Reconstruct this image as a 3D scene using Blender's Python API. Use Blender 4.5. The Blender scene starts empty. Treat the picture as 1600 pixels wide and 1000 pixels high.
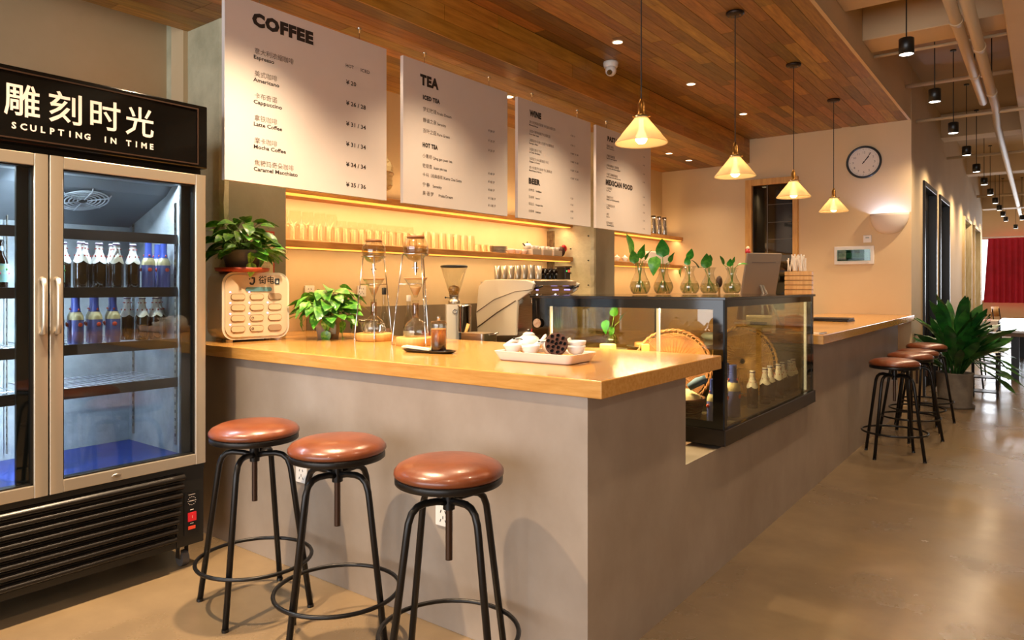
import bpy, bmesh, math, random
from mathutils import Vector, Matrix
random.seed(7)
R = math.radians; PI = math.pi
C = bpy.context.scene.collection
S = bpy.context.scene
# ------------------------------------------------------------------ camera
cd = bpy.data.cameras.new('camera'); cam = bpy.data.objects.new('camera', cd); C.objects.link(cam)
cam.location = (0, 0, 1.4); cam.rotation_euler = (R(90), 0, R(37.1))
cd.sensor_width = 36; cd.lens = 36 * 1100 / 1600.0; cd.shift_y = -53 / 1600.0
cd.clip_start = 0.05; cd.clip_end = 200
S.camera = cam
# ------------------------------------------------------------------ world, exposure
S.view_settings.view_transform = 'Standard'; S.view_settings.look = 'None'
S.view_settings.gamma = 1; S.view_settings.use_curve_mapping = False
S.view_settings.exposure = 0.0
w = bpy.data.worlds.new('world'); S.world = w; w.use_nodes = True
bg = w.node_tree.nodes['Background']; bg.inputs[0].default_value = (1.0, 0.92, 0.82, 1); bg.inputs[1].default_value = 1.15
S.cycles.use_denoising = True
S.cycles.max_bounces = 7; S.cycles.transparent_max_bounces = 24; S.cycles.sample_clamp_indirect = 4
S.cycles.caustics_reflective = False; S.cycles.caustics_refractive = False
WARM = (1.0, 0.67, 0.34); WARM2 = (1.0, 0.75, 0.48)
K = 1.6
def light(kind, name, loc, energy, col, rot=(0, 0, 0), **kw):
    l = bpy.data.lights.new(name, kind); l.energy = energy * K; l.color = col
    for k, v in kw.items(): setattr(l, k, v)
    o = bpy.data.objects.new(name, l); o.location = loc; o.rotation_euler = rot; C.objects.link(o); return o
# daylight from the glass front behind the camera and from the far window
light('AREA', 'facade_daylight', (-1.2, -4.5, 1.9), 230, (0.86, 0.92, 1.0), (R(90), 0, 0), shape='RECTANGLE', size=7.0, size_y=3.0)
light('AREA', 'far_window_daylight', (0.6, 25.6, 1.9), 150, (0.85, 0.93, 1.0), (R(-90), 0, 0), shape='RECTANGLE', size=4.0, size_y=2.0)
# ceiling downlights over the bar (two rows) and their lamps
DOWN_A = [(-2.69, y) for y in (0.57, 2.03, 3.48, 4.94, 6.39, 7.85)]
DOWN_B = [(-3.65, y) for y in (2.55, 3.29, 4.78, 5.49, 6.9, 8.0, 8.6)]
for x, y in DOWN_A: light('SPOT', 'downlight_lamp', (x, y, 3.29), 360 if y < 3 else 150, WARM2, spot_size=R(104), spot_blend=1.0, shadow_soft_size=0.04)
for x, y in DOWN_B: light('SPOT', 'downlight_lamp', (x, y, 2.99), 34, WARM2, spot_size=R(120), spot_blend=1.0, shadow_soft_size=0.04)
# warm strips under the shelves
for (y0, y1, z) in ((2.80, 6.36, 2.02), (2.80, 6.36, 1.655), (6.88, 9.28, 2.03), (6.88, 9.28, 1.635)):
    light('AREA', 'shelf_strip', (-4.12, (y0 + y1) / 2, z), (3.6 if z > 1.9 else 2.0) * (y1 - y0), WARM, (0, R(18), 0), shape='RECTANGLE', size=0.05, size_y=y1 - y0)
light('AREA', 'shelf_strip', (-4.2, 6.1, 2.13), 9, WARM, (R(180), 0, 0), shape='RECTANGLE', size=0.05, size_y=6.2)
# cooler, pastry case
for yc in (0.85, 1.54):
    light('AREA', 'cooler_tube', (-3.447, yc, 1.923), 14, (0.84, 0.91, 1.0), (0, R(-20), 0), shape='RECTANGLE', size=0.025, size_y=0.5)
for yc in (0.555, 1.195, 1.835):
    light('AREA', 'cooler_tube', (-3.47, yc, 1.24), 13, (0.84, 0.91, 1.0), (0, R(90), 0), shape='RECTANGLE', size=1.3, size_y=0.03)
light('AREA', 'pastry_case_light', (-1.85, 3.50, 1.315), 22, (1.0, 0.80, 0.50), (R(28), 0, 0), shape='RECTANGLE', size=0.7, size_y=0.03)
light('AREA', 'pastry_case_light', (-1.70, 3.41, 1.30), 12, (1.0, 0.92, 0.78), (R(-62), 0, 0), shape='RECTANGLE', size=0.34, size_y=0.03)  # added light, aimed outward to make the glare patch on the worktop
# corridor spotlights
COR = [(-0.785, 5.70 + 1.62 * k) for k in range(11)]
for x, y in COR: light('SPOT', 'corridor_lamp', (x, y, 3.03), 56, (1.0, 0.76, 0.50), spot_size=R(158), spot_blend=0.9, shadow_soft_size=0.04)
FILL = [(-0.785, 5.70 - 1.62 * k) for k in range(1, 6)] + [(1.6, -2.4 + 2.4 * k) for k in range(6)] + [(-2.9, -2.2), (-2.9, -0.8)]  # added unseen lamps that brighten the bar face, floor and metals
for x, y in FILL: light('SPOT', 'added_fill_lamp', (x, y, 3.03), 32, (1.0, 0.76, 0.52), spot_size=R(150), spot_blend=0.9, shadow_soft_size=0.04)
light('POINT', 'sconce_lamp', (-1.455, 9.23, 2.15), 7.5, (0.34, 0.48, 1.0), shadow_soft_size=0.03)

# ------------------------------------------------------------------ mesh helpers
class MB:
    def __init__(s): s.v = []; s.f = []; s.mi = []; s.sm = []
    def add(s, vs, fs, mi=0, sm=False, M=None):
        o = len(s.v)
        s.v += [tuple(M @ Vector(p)) for p in vs] if M else [tuple(p) for p in vs]
        for f in fs: s.f.append([i + o for i in f]); s.mi.append(mi); s.sm.append(sm)
        return s
    def box(s, x0, x1, y0, y1, z0, z1, mi=0, M=None):
        vs = [(x0,y0,z0),(x1,y0,z0),(x1,y1,z0),(x0,y1,z0),(x0,y0,z1),(x1,y0,z1),(x1,y1,z1),(x0,y1,z1)]
        return s.add(vs, [(0,3,2,1),(4,5,6,7),(0,1,5,4),(1,2,6,5),(2,3,7,6),(3,0,4,7)], mi, False, M)
    def lathe(s, prof, n=24, mi=0, M=None, sm=True, c=(0,0,0)):
        vs = []; fs = []
        for r, z in prof:
            for i in range(n):
                a = 2*PI*i/n; vs.append((c[0]+r*math.cos(a), c[1]+r*math.sin(a), c[2]+z))
        for j in range(len(prof)-1):
            for i in range(n):
                a = j*n+i; b = j*n+(i+1)%n; fs.append((a, b, b+n, a+n))
        return s.add(vs, fs, mi, sm, M)
    def cyl(s, p, q, r, r2=None, n=12, mi=0, caps=True):
        p = Vector(p); q = Vector(q); d = (q-p); L = d.length
        M = Matrix.Translation(p) @ d.to_track_quat('Z', 'Y').to_matrix().to_4x4()
        r2 = r if r2 is None else r2; vs = []; fs = []
        for rr, z in ((r, 0), (r2, L)):
            for i in range(n): a = 2*PI*i/n; vs.append((rr*math.cos(a), rr*math.sin(a), z))
        for i in range(n): fs.append((i, (i+1)%n, n+(i+1)%n, n+i))
        s.add(vs, fs, mi, True, M)
        if caps: s.add(vs, [tuple(range(n-1,-1,-1)), tuple(range(n, 2*n))], mi, False, M)
        return s
    def tube(s, pts, r, n=8, mi=0, closed=False, flat=1.0):
        pts = [Vector(p) for p in pts]; m = len(pts); vs = []; fs = []
        up = Vector((0,0,1)); prev = None
        for k in range(m):
            if closed: t = pts[(k+1)%m]-pts[k-1]
            else: t = pts[min(k+1,m-1)]-pts[max(k-1,0)]
            t.normalize()
            if prev is None:
                a = up if abs(t.dot(up)) < .9 else Vector((1,0,0)); nn = t.cross(a).normalized()
            else: nn = (prev - t*prev.dot(t)).normalized()
            prev = nn; b = t.cross(nn); rr = r[k] if isinstance(r, (list, tuple)) else r
            for i in range(n):
                a = 2*PI*i/n; vs.append(pts[k]+nn*rr*math.cos(a)+b*rr*flat*math.sin(a))
        for k in range(m if closed else m-1):
            for i in range(n):
                a = k*n+i; b2 = k*n+(i+1)%n; c = ((k+1)%m)*n+(i+1)%n; d = ((k+1)%m)*n+i; fs.append((a,b2,c,d))
        if not closed: fs += [tuple(range(n-1,-1,-1)), tuple((m-1)*n+i for i in range(n))]
        return s.add(vs, fs, mi, True)
    def ring(s, c, R_, r, n=32, k=8, mi=0, axis='Z'):
        P = []
        for i in range(n):
            a = 2*PI*i/n; x = R_*math.cos(a); y = R_*math.sin(a)
            P.append({'Z': (c[0]+x, c[1]+y, c[2]), 'X': (c[0], c[1]+x, c[2]+y), 'Y': (c[0]+x, c[1], c[2]+y)}[axis])
        return s.tube(P, r, k, mi, True)
    def sphere(s, c, r, n=16, m=10, mi=0, sc=(1,1,1)):
        prof = [(max(1e-5, math.sin(PI*j/m))*1.0, -math.cos(PI*j/m)) for j in range(m+1)]
        return s.lathe(prof, n, mi, Matrix.Translation(c) @ Matrix.Diagonal((r*sc[0], r*sc[1], r*sc[2], 1)))
    def prism(s, poly, z0, z1, mi=0, M=None):
        n = len(poly); vs = [(x,y,z0) for x,y in poly]+[(x,y,z1) for x,y in poly]
        fs = [tuple(range(n-1,-1,-1)), tuple(range(n,2*n))]+[(i,(i+1)%n,n+(i+1)%n,n+i) for i in range(n)]
        return s.add(vs, fs, mi, False, M)
    def obj(s, name, mat, parent=None, bev=0, seg=2, loc=None, kind=None):
        m = bpy.data.meshes.new(name); m.from_pydata(s.v, [], s.f)
        mats = mat if isinstance(mat, (list, tuple)) else [mat]
        for x in mats: m.materials.append(x)
        m.polygons.foreach_set('material_index', s.mi); m.polygons.foreach_set('use_smooth', s.sm); m.update()
        o = bpy.data.objects.new(name, m); C.objects.link(o)
        if parent: o.parent = parent
        if loc: o.location = loc
        if bev:
            b = o.modifiers.new('bevel', 'BEVEL'); b.width = bev; b.segments = seg; b.limit_method = 'ANGLE'; b.angle_limit = R(50)
        if kind: o['kind'] = kind
        return o
def tag(o, label, cat, group=None, kind=None):
    o['label'] = label; o['category'] = cat
    if group: o['group'] = group
    if kind: o['kind'] = kind
    return o
def thing(name, label, cat, loc=(0,0,0), rz=0, group=None, rot=None):
    o = bpy.data.objects.new(name, None); C.objects.link(o); o.empty_display_size = .05
    o.location = loc; o.rotation_euler = rot if rot else (0, 0, rz)
    return tag(o, label, cat, group)
def dup(root, loc, rz=0, label=None, rot=None, group=None, scale=None):
    r = root.copy(); C.objects.link(r); r.location = loc; r.rotation_euler = rot if rot else (0, 0, rz)
    if label: r['label'] = label
    if group: r['group'] = group
    if scale: r.scale = scale
    for ch in list(root.children):
        c = ch.copy(); C.objects.link(c); c.parent = r
        for g in list(ch.children):
            d = g.copy(); C.objects.link(d); d.parent = c
    return r
ORD = ['first','second','third','fourth','fifth','sixth','seventh','eighth','ninth','tenth','eleventh','twelfth','thirteenth','fourteenth','fifteenth','sixteenth','seventeenth','eighteenth','nineteenth','twentieth','twenty-first','twenty-second','twenty-third','twenty-fourth','twenty-fifth']
def rbox(mb, x0, x1, y0, y1, z0, z1, r, axis='X', n=5, mi=0):
    """box whose outline seen along axis has rounded corners"""
    if axis == 'X': a0,a1,b0,b1 = y0,y1,z0,z1
    elif axis == 'Y': a0,a1,b0,b1 = x0,x1,z0,z1
    else: a0,a1,b0,b1 = x0,x1,y0,y1
    P = []
    for cx, cy, s in ((a1-r,b1-r,0),(a0+r,b1-r,1),(a0+r,b0+r,2),(a1-r,b0+r,3)):
        for i in range(n+1):
            t = (s+i/n)*PI/2; P.append((cx+r*math.cos(t), cy+r*math.sin(t)))
    N = len(P)
    if axis == 'X': vs = [(x0,a,b) for a,b in P]+[(x1,a,b) for a,b in P]
    elif axis == 'Y': vs = [(a,y0,b) for a,b in P]+[(a,y1,b) for a,b in P]
    else: vs = [(a,b,z0) for a,b in P]+[(a,b,z1) for a,b in P]
    mb.add(vs, [tuple(range(N-1,-1,-1)), tuple(range(N,2*N))], mi, False)
    mb.add(vs, [(i,(i+1)%N,N+(i+1)%N,N+i) for i in range(N)], mi, True)
    return mb
# ------------------------------------------------------------------ materials
MATS = {}
def srgb(c):
    if isinstance(c, str): c = tuple(int(c[i:i+2],16)/255 for i in (0,2,4))
    return tuple(((x+.055)/1.055)**2.4 if x > .04045 else x/12.92 for x in c)+(1,)
def mat(name, col, rough=.5, metal=0, col2=None, scale=4, stretch=(1,1,1), bump=0, bscale=None, coord='Object', spec=None, detail=6, ramp=(.35,.65), rnd=0, coat=0, emit=None, es=0, trans=0, sss=0, rough2=None):
    if name in MATS: return MATS[name]
    m = bpy.data.materials.new(name); m.use_nodes = True; nt = m.node_tree; N = nt.nodes; L = nt.links
    b = N['Principled BSDF']; b.inputs['Base Color'].default_value = srgb(col)
    b.inputs['Roughness'].default_value = rough; b.inputs['Metallic'].default_value = metal
    if spec is not None: b.inputs['Specular IOR Level'].default_value = spec
    if coat: b.inputs['Coat Weight'].default_value = coat; b.inputs['Coat Roughness'].default_value = .08
    if trans: b.inputs['Transmission Weight'].default_value = trans
    if sss: b.inputs['Subsurface Weight'].default_value = sss; b.inputs['Subsurface Radius'].default_value = (.02,.01,.005)
    if emit: b.inputs['Emission Color'].default_value = srgb(emit); b.inputs['Emission Strength'].default_value = es
    if col2 or bump:
        tc = N.new('ShaderNodeTexCoord'); mp = N.new('ShaderNodeMapping'); mp.inputs['Scale'].default_value = stretch
        src = tc.outputs['Object']
        if coord == 'World':
            g = N.new('ShaderNodeNewGeometry'); src = g.outputs['Position']
        L.new(src, mp.inputs['Vector'])
        no = N.new('ShaderNodeTexNoise'); no.inputs['Scale'].default_value = scale; no.inputs['Detail'].default_value = detail; no.inputs['Roughness'].default_value = .6
        L.new(mp.outputs[0], no.inputs['Vector'])
    if col2:
        cr = N.new('ShaderNodeValToRGB'); cr.color_ramp.elements[0].position = ramp[0]; cr.color_ramp.elements[1].position = ramp[1]
        cr.color_ramp.elements[0].color = srgb(col); cr.color_ramp.elements[1].color = srgb(col2)
        L.new(no.outputs['Fac'], cr.inputs[0]); out = cr.outputs[0]
        if rnd:
            oi = N.new('ShaderNodeObjectInfo'); hs = N.new('ShaderNodeHueSaturation'); mr = N.new('ShaderNodeMapRange')
            mr.inputs['To Min'].default_value = 1-rnd; mr.inputs['To Max'].default_value = 1+rnd
            L.new(oi.outputs['Random'], mr.inputs['Value']); L.new(mr.outputs[0], hs.inputs['Value'])
            mu = N.new('ShaderNodeMath'); mu.operation = 'MULTIPLY_ADD'; mu.inputs[1].default_value = 7.13; L.new(oi.outputs['Random'], mu.inputs[0])
            fr = N.new('ShaderNodeMath'); fr.operation = 'FRACT'; L.new(mu.outputs[0], fr.inputs[0])
            m2 = N.new('ShaderNodeMapRange'); m2.inputs['To Min'].default_value = .49; m2.inputs['To Max'].default_value = .52
            L.new(fr.outputs[0], m2.inputs['Value']); L.new(m2.outputs[0], hs.inputs['Hue'])
            L.new(out, hs.inputs['Color']); out = hs.outputs[0]
        L.new(out, b.inputs['Base Color'])
        if rough2 is not None:
            m3 = N.new('ShaderNodeMapRange'); m3.inputs['From Min'].default_value = .3; m3.inputs['From Max'].default_value = .7
            m3.inputs['To Min'].default_value = rough; m3.inputs['To Max'].default_value = rough2
            L.new(no.outputs['Fac'], m3.inputs['Value']); L.new(m3.outputs[0], b.inputs['Roughness'])
    if bump:
        bp = N.new('ShaderNodeBump'); bp.inputs['Strength'].default_value = bump; bp.inputs['Distance'].default_value = .01
        if bscale:
            n2 = N.new('ShaderNodeTexNoise'); n2.inputs['Scale'].default_value = bscale; n2.inputs['Detail'].default_value = 4
            L.new(mp.outputs[0], n2.inputs['Vector']); L.new(n2.outputs['Fac'], bp.inputs['Height'])
        else: L.new(no.outputs['Fac'], bp.inputs['Height'])
        L.new(bp.outputs[0], b.inputs['Normal'])
    MATS[name] = m; return m
def glass(name, tint='ffffff', blend=.12, rough=.02, gl=(1,1,1,1), boost=1.0):
    if name in MATS: return MATS[name]
    m = bpy.data.materials.new(name); m.use_nodes = True; nt = m.node_tree; N = nt.nodes; L = nt.links
    N.remove(N['Principled BSDF'])
    t = N.new('ShaderNodeBsdfTransparent'); t.inputs[0].default_value = srgb(tint)
    g = N.new('ShaderNodeBsdfGlossy'); g.inputs['Roughness'].default_value = rough; g.inputs[0].default_value = gl
    lw = N.new('ShaderNodeLayerWeight'); lw.inputs['Blend'].default_value = .5
    pw = N.new('ShaderNodeMath'); pw.operation = 'POWER'; pw.inputs[1].default_value = 3.0; L.new(lw.outputs['Facing'], pw.inputs[0])
    mu = N.new('ShaderNodeMath'); mu.operation = 'MULTIPLY_ADD'; mu.inputs[1].default_value = .55*boost; mu.inputs[2].default_value = .035+blend*.12; mu.use_clamp = True
    L.new(pw.outputs[0], mu.inputs[0])
    mx = N.new('ShaderNodeMixShader'); L.new(mu.outputs[0], mx.inputs[0]); L.new(t.outputs[0], mx.inputs[1]); L.new(g.outputs[0], mx.inputs[2])
    L.new(mx.outputs[0], N['Material Output'].inputs[0]); MATS[name] = m; return m
def emit(name, col, s):
    return mat(name, col, .5, emit=col, es=s)
plaster = mat('beige_plaster', 'd8c09a', .75, col2='cfb58c', scale=1.3, bump=.05, bscale=30, coord='World')
plaster2 = mat('cream_paint', 'dcc29a', .7, col2='d4b98f', scale=.8, coord='World')
plaster_d = mat('taupe_paint', 'b89c76', .75, col2='ae936e', scale=.8, coord='World')
concrete = mat('bar_microcement', 'aa9b8c', .42, col2='8c7c6c', scale=1.6, stretch=(1,1,.8), bump=.04, bscale=14, coord='World', ramp=(.3,.72), detail=9)
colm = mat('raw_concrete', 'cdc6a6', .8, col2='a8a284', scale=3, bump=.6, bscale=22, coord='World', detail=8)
colm2 = mat('dark_smooth_concrete', '8c8470', .7, col2='7d7662', scale=2, bump=.1, bscale=20, coord='World')  # darker, smoother concrete for the front and far faces of the pillars
floorm = mat('polished_concrete_floor', '917a5b', .14, col2='6a5741', scale=1.1, coord='World', detail=10, ramp=(.3,.7), bump=.012, bscale=9, rough2=.34, spec=.6)
plank_m = mat('ceiling_plank_wood', 'a87838', .42, col2='6c431c', scale=5, stretch=(9,.8,9), coord='World', rnd=.45, bump=.05, detail=8, ramp=(.25,.75))
lip_m = mat('soffit_face_wood', 'bd8236', .4, col2='9a6422', scale=4, stretch=(9,.8,9), coord='World', rnd=.12)
maple = mat('maple_worktop', 'd29c54', .2, col2='c0873f', scale=5, stretch=(1.2,12,12), coord='World', coat=.35, detail=8)
shelfw = mat('oak_shelf', 'c58a45', .45, col2='a96f33', scale=5, stretch=(8,1,8), coord='World')
pine = mat('pine_frame', 'd8a65c', .5, col2='c48f48', scale=4, stretch=(8,8,1), coord='World')
blk = mat('black_metal', '1a1816', .38, 0, coat=.1); blkm = mat('black_satin_steel', '23201e', .33, .6)
blk_gl = mat('black_gloss_glass', '090807', .07)
blk_pl = mat('black_plastic', '16130f', .35)
steel = mat('brushed_steel', 'b9b0a4', .28, 1, col2='a79c8e', scale=8, stretch=(1,1,20))
chrome = mat('chrome', 'd8d6d2', .1, 1)
alu = mat('door_aluminium', 'c6b8a4', .32, .75)
white = mat('white_ceramic', 'eee8df', .22); whitep = mat('white_plastic', 'e9e2da', .4); cream = mat('cream_enamel', 'e6dcc8', .25, coat=.3)
leather = mat('tan_leather', '7c3f20', .32, col2='622e15', scale=7, bump=.06, bscale=40, coat=.25)
brass = mat('aged_brass', 'a87b3c', .3, 1)
gl_thin = glass('clear_glass', 'f2f3ee', .3, .02, boost=1.7)
gl_pane = glass('pane_glass', 'e9efec', .1, .01)
gl_cool = glass('cooler_door_glass', 'dbe5ea', .12, .01)
gl_case = glass('pastry_case_glass', 'e6e2d0', .12, .01, boost=.7)
red = mat('red_plastic', 'c8202a', .4)
TXT = mat('print_black', '2a2320', .6); TXTG = mat('print_grey', '6d625a', .6); TXTW = mat('sign_letter', 'd9c8bd', .5)
def text_obj(name, items, mt, origin, axes, parent=None, depth=0.0005):
    """items: (string, u, v, size, bold, align, xscale, width); one object per line of lettering"""
    rx, up, nn = [Vector(a) for a in axes]; o_ = None
    for it in items:
        st, u, v, size, bold = it[:5]; al = it[5] if len(it) > 5 else 'LEFT'; xs = it[6] if len(it) > 6 else 1; wd = it[7] if len(it) > 7 else 0
        c = bpy.data.curves.new('t', 'FONT'); c.body = st; c.size = size; c.offset = bold; c.align_x = al; c.resolution_u = 2
        if bold > .002: c.space_character = 1.12
        o = bpy.data.objects.new('t', c); C.objects.link(o)
        bpy.context.view_layer.update()
        me = bpy.data.meshes.new_from_object(o.evaluated_get(bpy.context.evaluated_depsgraph_get()))
        if wd: xs = wd/(max(p.co.x for p in me.vertices)-min(p.co.x for p in me.vertices))
        M_ = MB(); M_.add([Vector(origin)+rx*(u+p.co.x*xs)+up*(v+p.co.y)+nn*depth for p in me.vertices], [tuple(p.vertices) for p in me.polygons])
        bpy.data.objects.remove(o); bpy.data.curves.remove(c); bpy.data.meshes.remove(me)
        o_ = M_.obj(name, mt, parent)
    return o_
# ================================================================== SETTING
def struct(mb, name, m, parent=None, **k): return mb.obj(name, m, parent, kind=None if parent else 'structure', **k)
YW = 9.3; XB = -4.35; XL = -4.62; ZC = 3.33; ZS = 3.02; ZT = 3.95
struct(MB().box(-6, 4.5, -6, 27, -.1, 0), 'floor', floorm)
struct(MB().box(XB-.15, XB, 2.3, YW+.15, 0, ZC+.05), 'wall_shelves', plaster)
struct(MB().box(XL-.15, XL, -6, 2.42, 0, ZT), 'wall_left', mat('ochre_plaster', 'cdb088', .75, col2='c2a57c', scale=1.3, coord='World'))
struct(MB().box(-6, -1.23, YW, YW+.12, 0, ZC+.02).box(-1.36, -1.23, YW, YW+.12, ZC+.02, ZT), 'wall_end', plaster2)
struct(MB().box(-6, 4.5, -6, 27, ZT, ZT+.1), 'ceiling', plaster_d)
struct(MB().box(4.4, 4.5, -6, 27, 0, ZT), 'wall_right', plaster_d)
# corridor wall with two door openings and two window openings
cw = MB(); x0, x1 = -1.36, -1.23
ops = [(10.25, 11.55, 0, 2.74), (11.95, 13.25, 0, 2.74), (15.7, 17.3, .0, 2.72), (18.1, 19.8, .0, 2.72)]
y = YW+.12
for a, b_, z0, z1 in ops:
    cw.box(x0, x1, y, a, 0, ZT); cw.box(x0, x1, a, b_, z1, ZT); y = b_
cw.box(x0, x1, y, 20.9, 0, ZT)
struct(cw, 'wall_corridor', plaster2)
for k, (a, b_, z0, z1) in enumerate(ops[:2]):
    d = struct(MB().box(-1.345, -1.30, a+.07, b_-.07, .01, z1-.07), 'door_%d' % (k+1), blk_pl)
    f = MB(); f.box(-1.36, -1.205, a, a+.07, 0, z1).box(-1.36, -1.205, b_-.07, b_, 0, z1).box(-1.36, -1.205, a+.07, b_-.07, z1-.07, z1)
    f.obj('door_frame', mat('black_frame_satin', '14110f', .35), d, bev=.006)
    MB().cyl((-1.27, a+.16, 1.0), (-1.27, a+.16, 1.35), .012).obj('door_handle', steel, d)
    MB().box(-1.30, -1.296, a+.3, b_-.3, .25, z1-.3).obj('door_panel', blk_gl, d)
for k, (a, b_, z0, z1) in enumerate(ops[2:]):
    d = struct(MB().box(-1.345, -1.335, a+.06, b_-.06, .06, z1-.06), 'window_%d' % (k+1), glass('corridor_glass', 'c5d2d0', .2, .03))
    f = MB(); f.box(-1.40, -1.19, a, a+.06, 0, z1).box(-1.40, -1.19, b_-.06, b_, 0, z1).box(-1.40, -1.19, a+.06, b_-.06, z1-.06, z1).box(-1.36, -1.29, (a+b_)/2-.05, (a+b_)/2+.05, .06, z1-.06)
    f.obj('window_frame', mat('pale_pine', 'e2cfa6', .55, col2='cdb383', scale=4, stretch=(8,8,1), coord='World'), d, bev=.004)
# far wall with daylight window
fw = MB(); fw.box(-6, 4.5, 26, 26.1, 0, .93).box(-6, 4.5, 26, 26.1, 2.86, ZT).box(-6, -2.2, 26, 26.1, .93, 2.86).box(3.2, 4.5, 26, 26.1, .93, 2.86)
struct(fw, 'wall_far', plaster2)
wf = struct(MB().box(-2.2, 3.2, 26.06, 26.08, .93, 2.86), 'window_3', emit('daylight_pane', 'eef6ff', 3.2))
MB().box(-2.2, 3.2, 25.97, 26.04, .93, .97).box(-2.2, 3.2, 25.97, 26.04, 2.82, 2.86).box(-2.2, -2.15, 25.97, 26.04, .97, 2.82).box(.5, .55, 25.97, 26.04, .97, 2.82).obj('window_frame', whitep, wf)
struct(MB().box(-6, -1.36, 20.8, 20.9, 0, ZT), 'wall_return', plaster2)
# concrete pillars
def pillar(xf, xb, y0, y1, name):
    mb = MB(); nz = 60; ny = 1; rnd = random.Random(3 if y0 < 4 else 5)
    # rough arris: jittered corner column of verts
    zs = [i*(ZT)/nz for i in range(nz+1)]
    vs = []; fs = []
    for z in zs:
        j = rnd.uniform(0, .012); k_ = rnd.uniform(0, .012)
        vs += [(xb, y0, z), (xf-.03-j, y0+rnd.uniform(-.002,.002), z), (xf-j*.6, y0+.008+j, z), (xf, y0+.04+k_, z), (xf, y1, z), (xb, y1, z)]
    for i in range(nz):
        for c in range(5):
            a = i*6+c; fs.append((a, a+1, a+7, a+6))
    mb.add(vs, fs[:], 0)
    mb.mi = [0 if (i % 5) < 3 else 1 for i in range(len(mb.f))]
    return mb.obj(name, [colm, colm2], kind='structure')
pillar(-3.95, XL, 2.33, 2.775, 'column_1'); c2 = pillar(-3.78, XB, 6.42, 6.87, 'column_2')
# bare steel plate with bolts on the lit side of the far pillar
MB().box(-4.35, -4.27, 6.385, 6.419, .9, 2.0).obj('rusty_angle', mat('rusty_steel', '5a4630', .8, col2='8a7a58', scale=14), c2)
for i in range(14):
    bx = random.Random(i); MB().cyl((-3.84-(i % 2)*.22, 6.405, 1.15+.13*i), (-3.84-(i % 2)*.22, 6.419, 1.15+.13*i), .007, n=8).obj('bolt_hole', mat('dark_hole', '3a382e', .9), c2)
# --- plank ceiling
pl = struct(MB().box(-3.10, -1.262, -1.0, YW, ZC+.014, ZC+.05), 'ceiling_boards', mat('plank_backing', '2a1708', .8))
LENS = [.62, .9, 1.2, 1.55]; PM = {}
def plank(w, l, key, mt, parent, loc, vert=False):
    k = (w, l, key)
    if k not in PM:
        o = (MB().box(0, .013, 0, l-.003, 0, w-.0025) if vert else MB().box(0, w-.0025, 0, l-.003, 0, .013)).obj('plank', mt, parent); PM[k] = o.data
    else:
        o = bpy.data.objects.new('plank', PM[k]); C.objects.link(o); o.parent = parent
    o.location = loc; return o
rnd = random.Random(11)
W = (3.10-1.262)/18
for i in range(18):
    y = -.2 - rnd.random()*.7
    while y < YW-.01:
        l = rnd.choice(LENS)
        if y+l > YW: 
            l = round(YW-y, 3)
            if l < .1: break
        plank(W, l, 'c', plank_m, pl, (-3.10+i*W, y, ZC+rnd.uniform(0, .0015))); y += l
sf = struct(MB().box(XB, -3.115, -1.0, YW, ZS+.014, ZC+.06), 'ceiling_soffit', mat('plank_backing', '2a1708', .8))
W2 = (4.35-3.115)/11
for i in range(11):
    y = .2 - rnd.random()*.7
    while y < YW-.01:
        l = rnd.choice([1.2, 1.55, 2.1])
        if y+l > YW:
            l = round(YW-y, 3)
            if l < .1: break
        plank(W2, l, 's', plank_m, sf, (XB+i*W2, y, ZS)); y += l
for i in range(3):
    y = .0 - rnd.random()*.7; W3 = (ZC-ZS)/3
    while y < YW-.01:
        l = rnd.choice([1.2, 1.55, 2.1])
        if y+l > YW:
            l = round(YW-y, 3)
            if l < .1: break
        plank(W3, l, 'f', lip_m if i == 0 else plank_m, sf, (-3.114, y, ZS+i*W3), True); y += l
# fascia between plank ceiling and the taller corridor, beams
struct(MB().box(-1.262, -1.235, -6, YW, ZC-.005, ZT), 'trim_1', plaster2)
for k, (a, b_, z) in enumerate([(1.6, 2.0, 3.5), (3.6, 3.95, 3.5), (5.55, 5.90, 3.52), (6.56, 6.95, 3.48), (12.2, 12.6, 3.6), (16.5, 16.9, 3.6), (20.9, 21.3, 3.3)]):
    struct(MB().box(-1.235, 4.4, a, b_, z, ZT), 'ceiling_beam', whitep if 0 else plaster2, bev=.008)
struct(MB().box(-.24, .5, 3, 14, 3.42, ZT), 'ceiling_duct', plaster2, bev=.01)
pipe_m = mat('cream_pipe', 'c9b08c', .5)
def pipe(name, label, pts, r, clamps=()):
    t = thing(name, label, 'pipe', pts[0]); o = Vector(pts[0])
    MB().tube([Vector(p)-o for p in pts], r, 12).obj('pipe_run', pipe_m, t)
    for y in clamps:
        q = Vector((pts[0][0], y, pts[0][2]))-o
        MB().cyl(q-Vector((0,.03,0)), q+Vector((0,.03,0)), r*1.18, n=14).obj('coupling', pipe_m, t)
        MB().cyl(q, q+Vector((0,0,ZT-pts[0][2])), .005, n=6).obj('hanger', blkm, t)
pipe('ceiling_pipe', 'left of the two thick cream pipes running along the corridor ceiling', [(-.525,2,3.38),(-.525,9.1,3.38),(-.525,9.3,3.46),(-.525,9.35,3.9)], .040, (4.5,6.2,7.9))
pipe('ceiling_pipe', 'right of the two thick cream pipes, beside the ceiling duct', [(-.43,2,3.38),(-.43,9.4,3.38),(-.46,10.4,3.36),(-.52,24,3.34)], .042, (5.1,7.0,8.7))
pipe('sprinkler_pipe', 'thin cream pipe crossing just beyond the nearest white ceiling beam', [(-1.23,7.05,3.47),(1.5,7.05,3.47)], .014)
pipe('sprinkler_pipe', 'thin cream pipe crossing above the second black corridor lamp', [(-1.23,8.9,3.62),(1.5,8.9,3.62)], .022)
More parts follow.
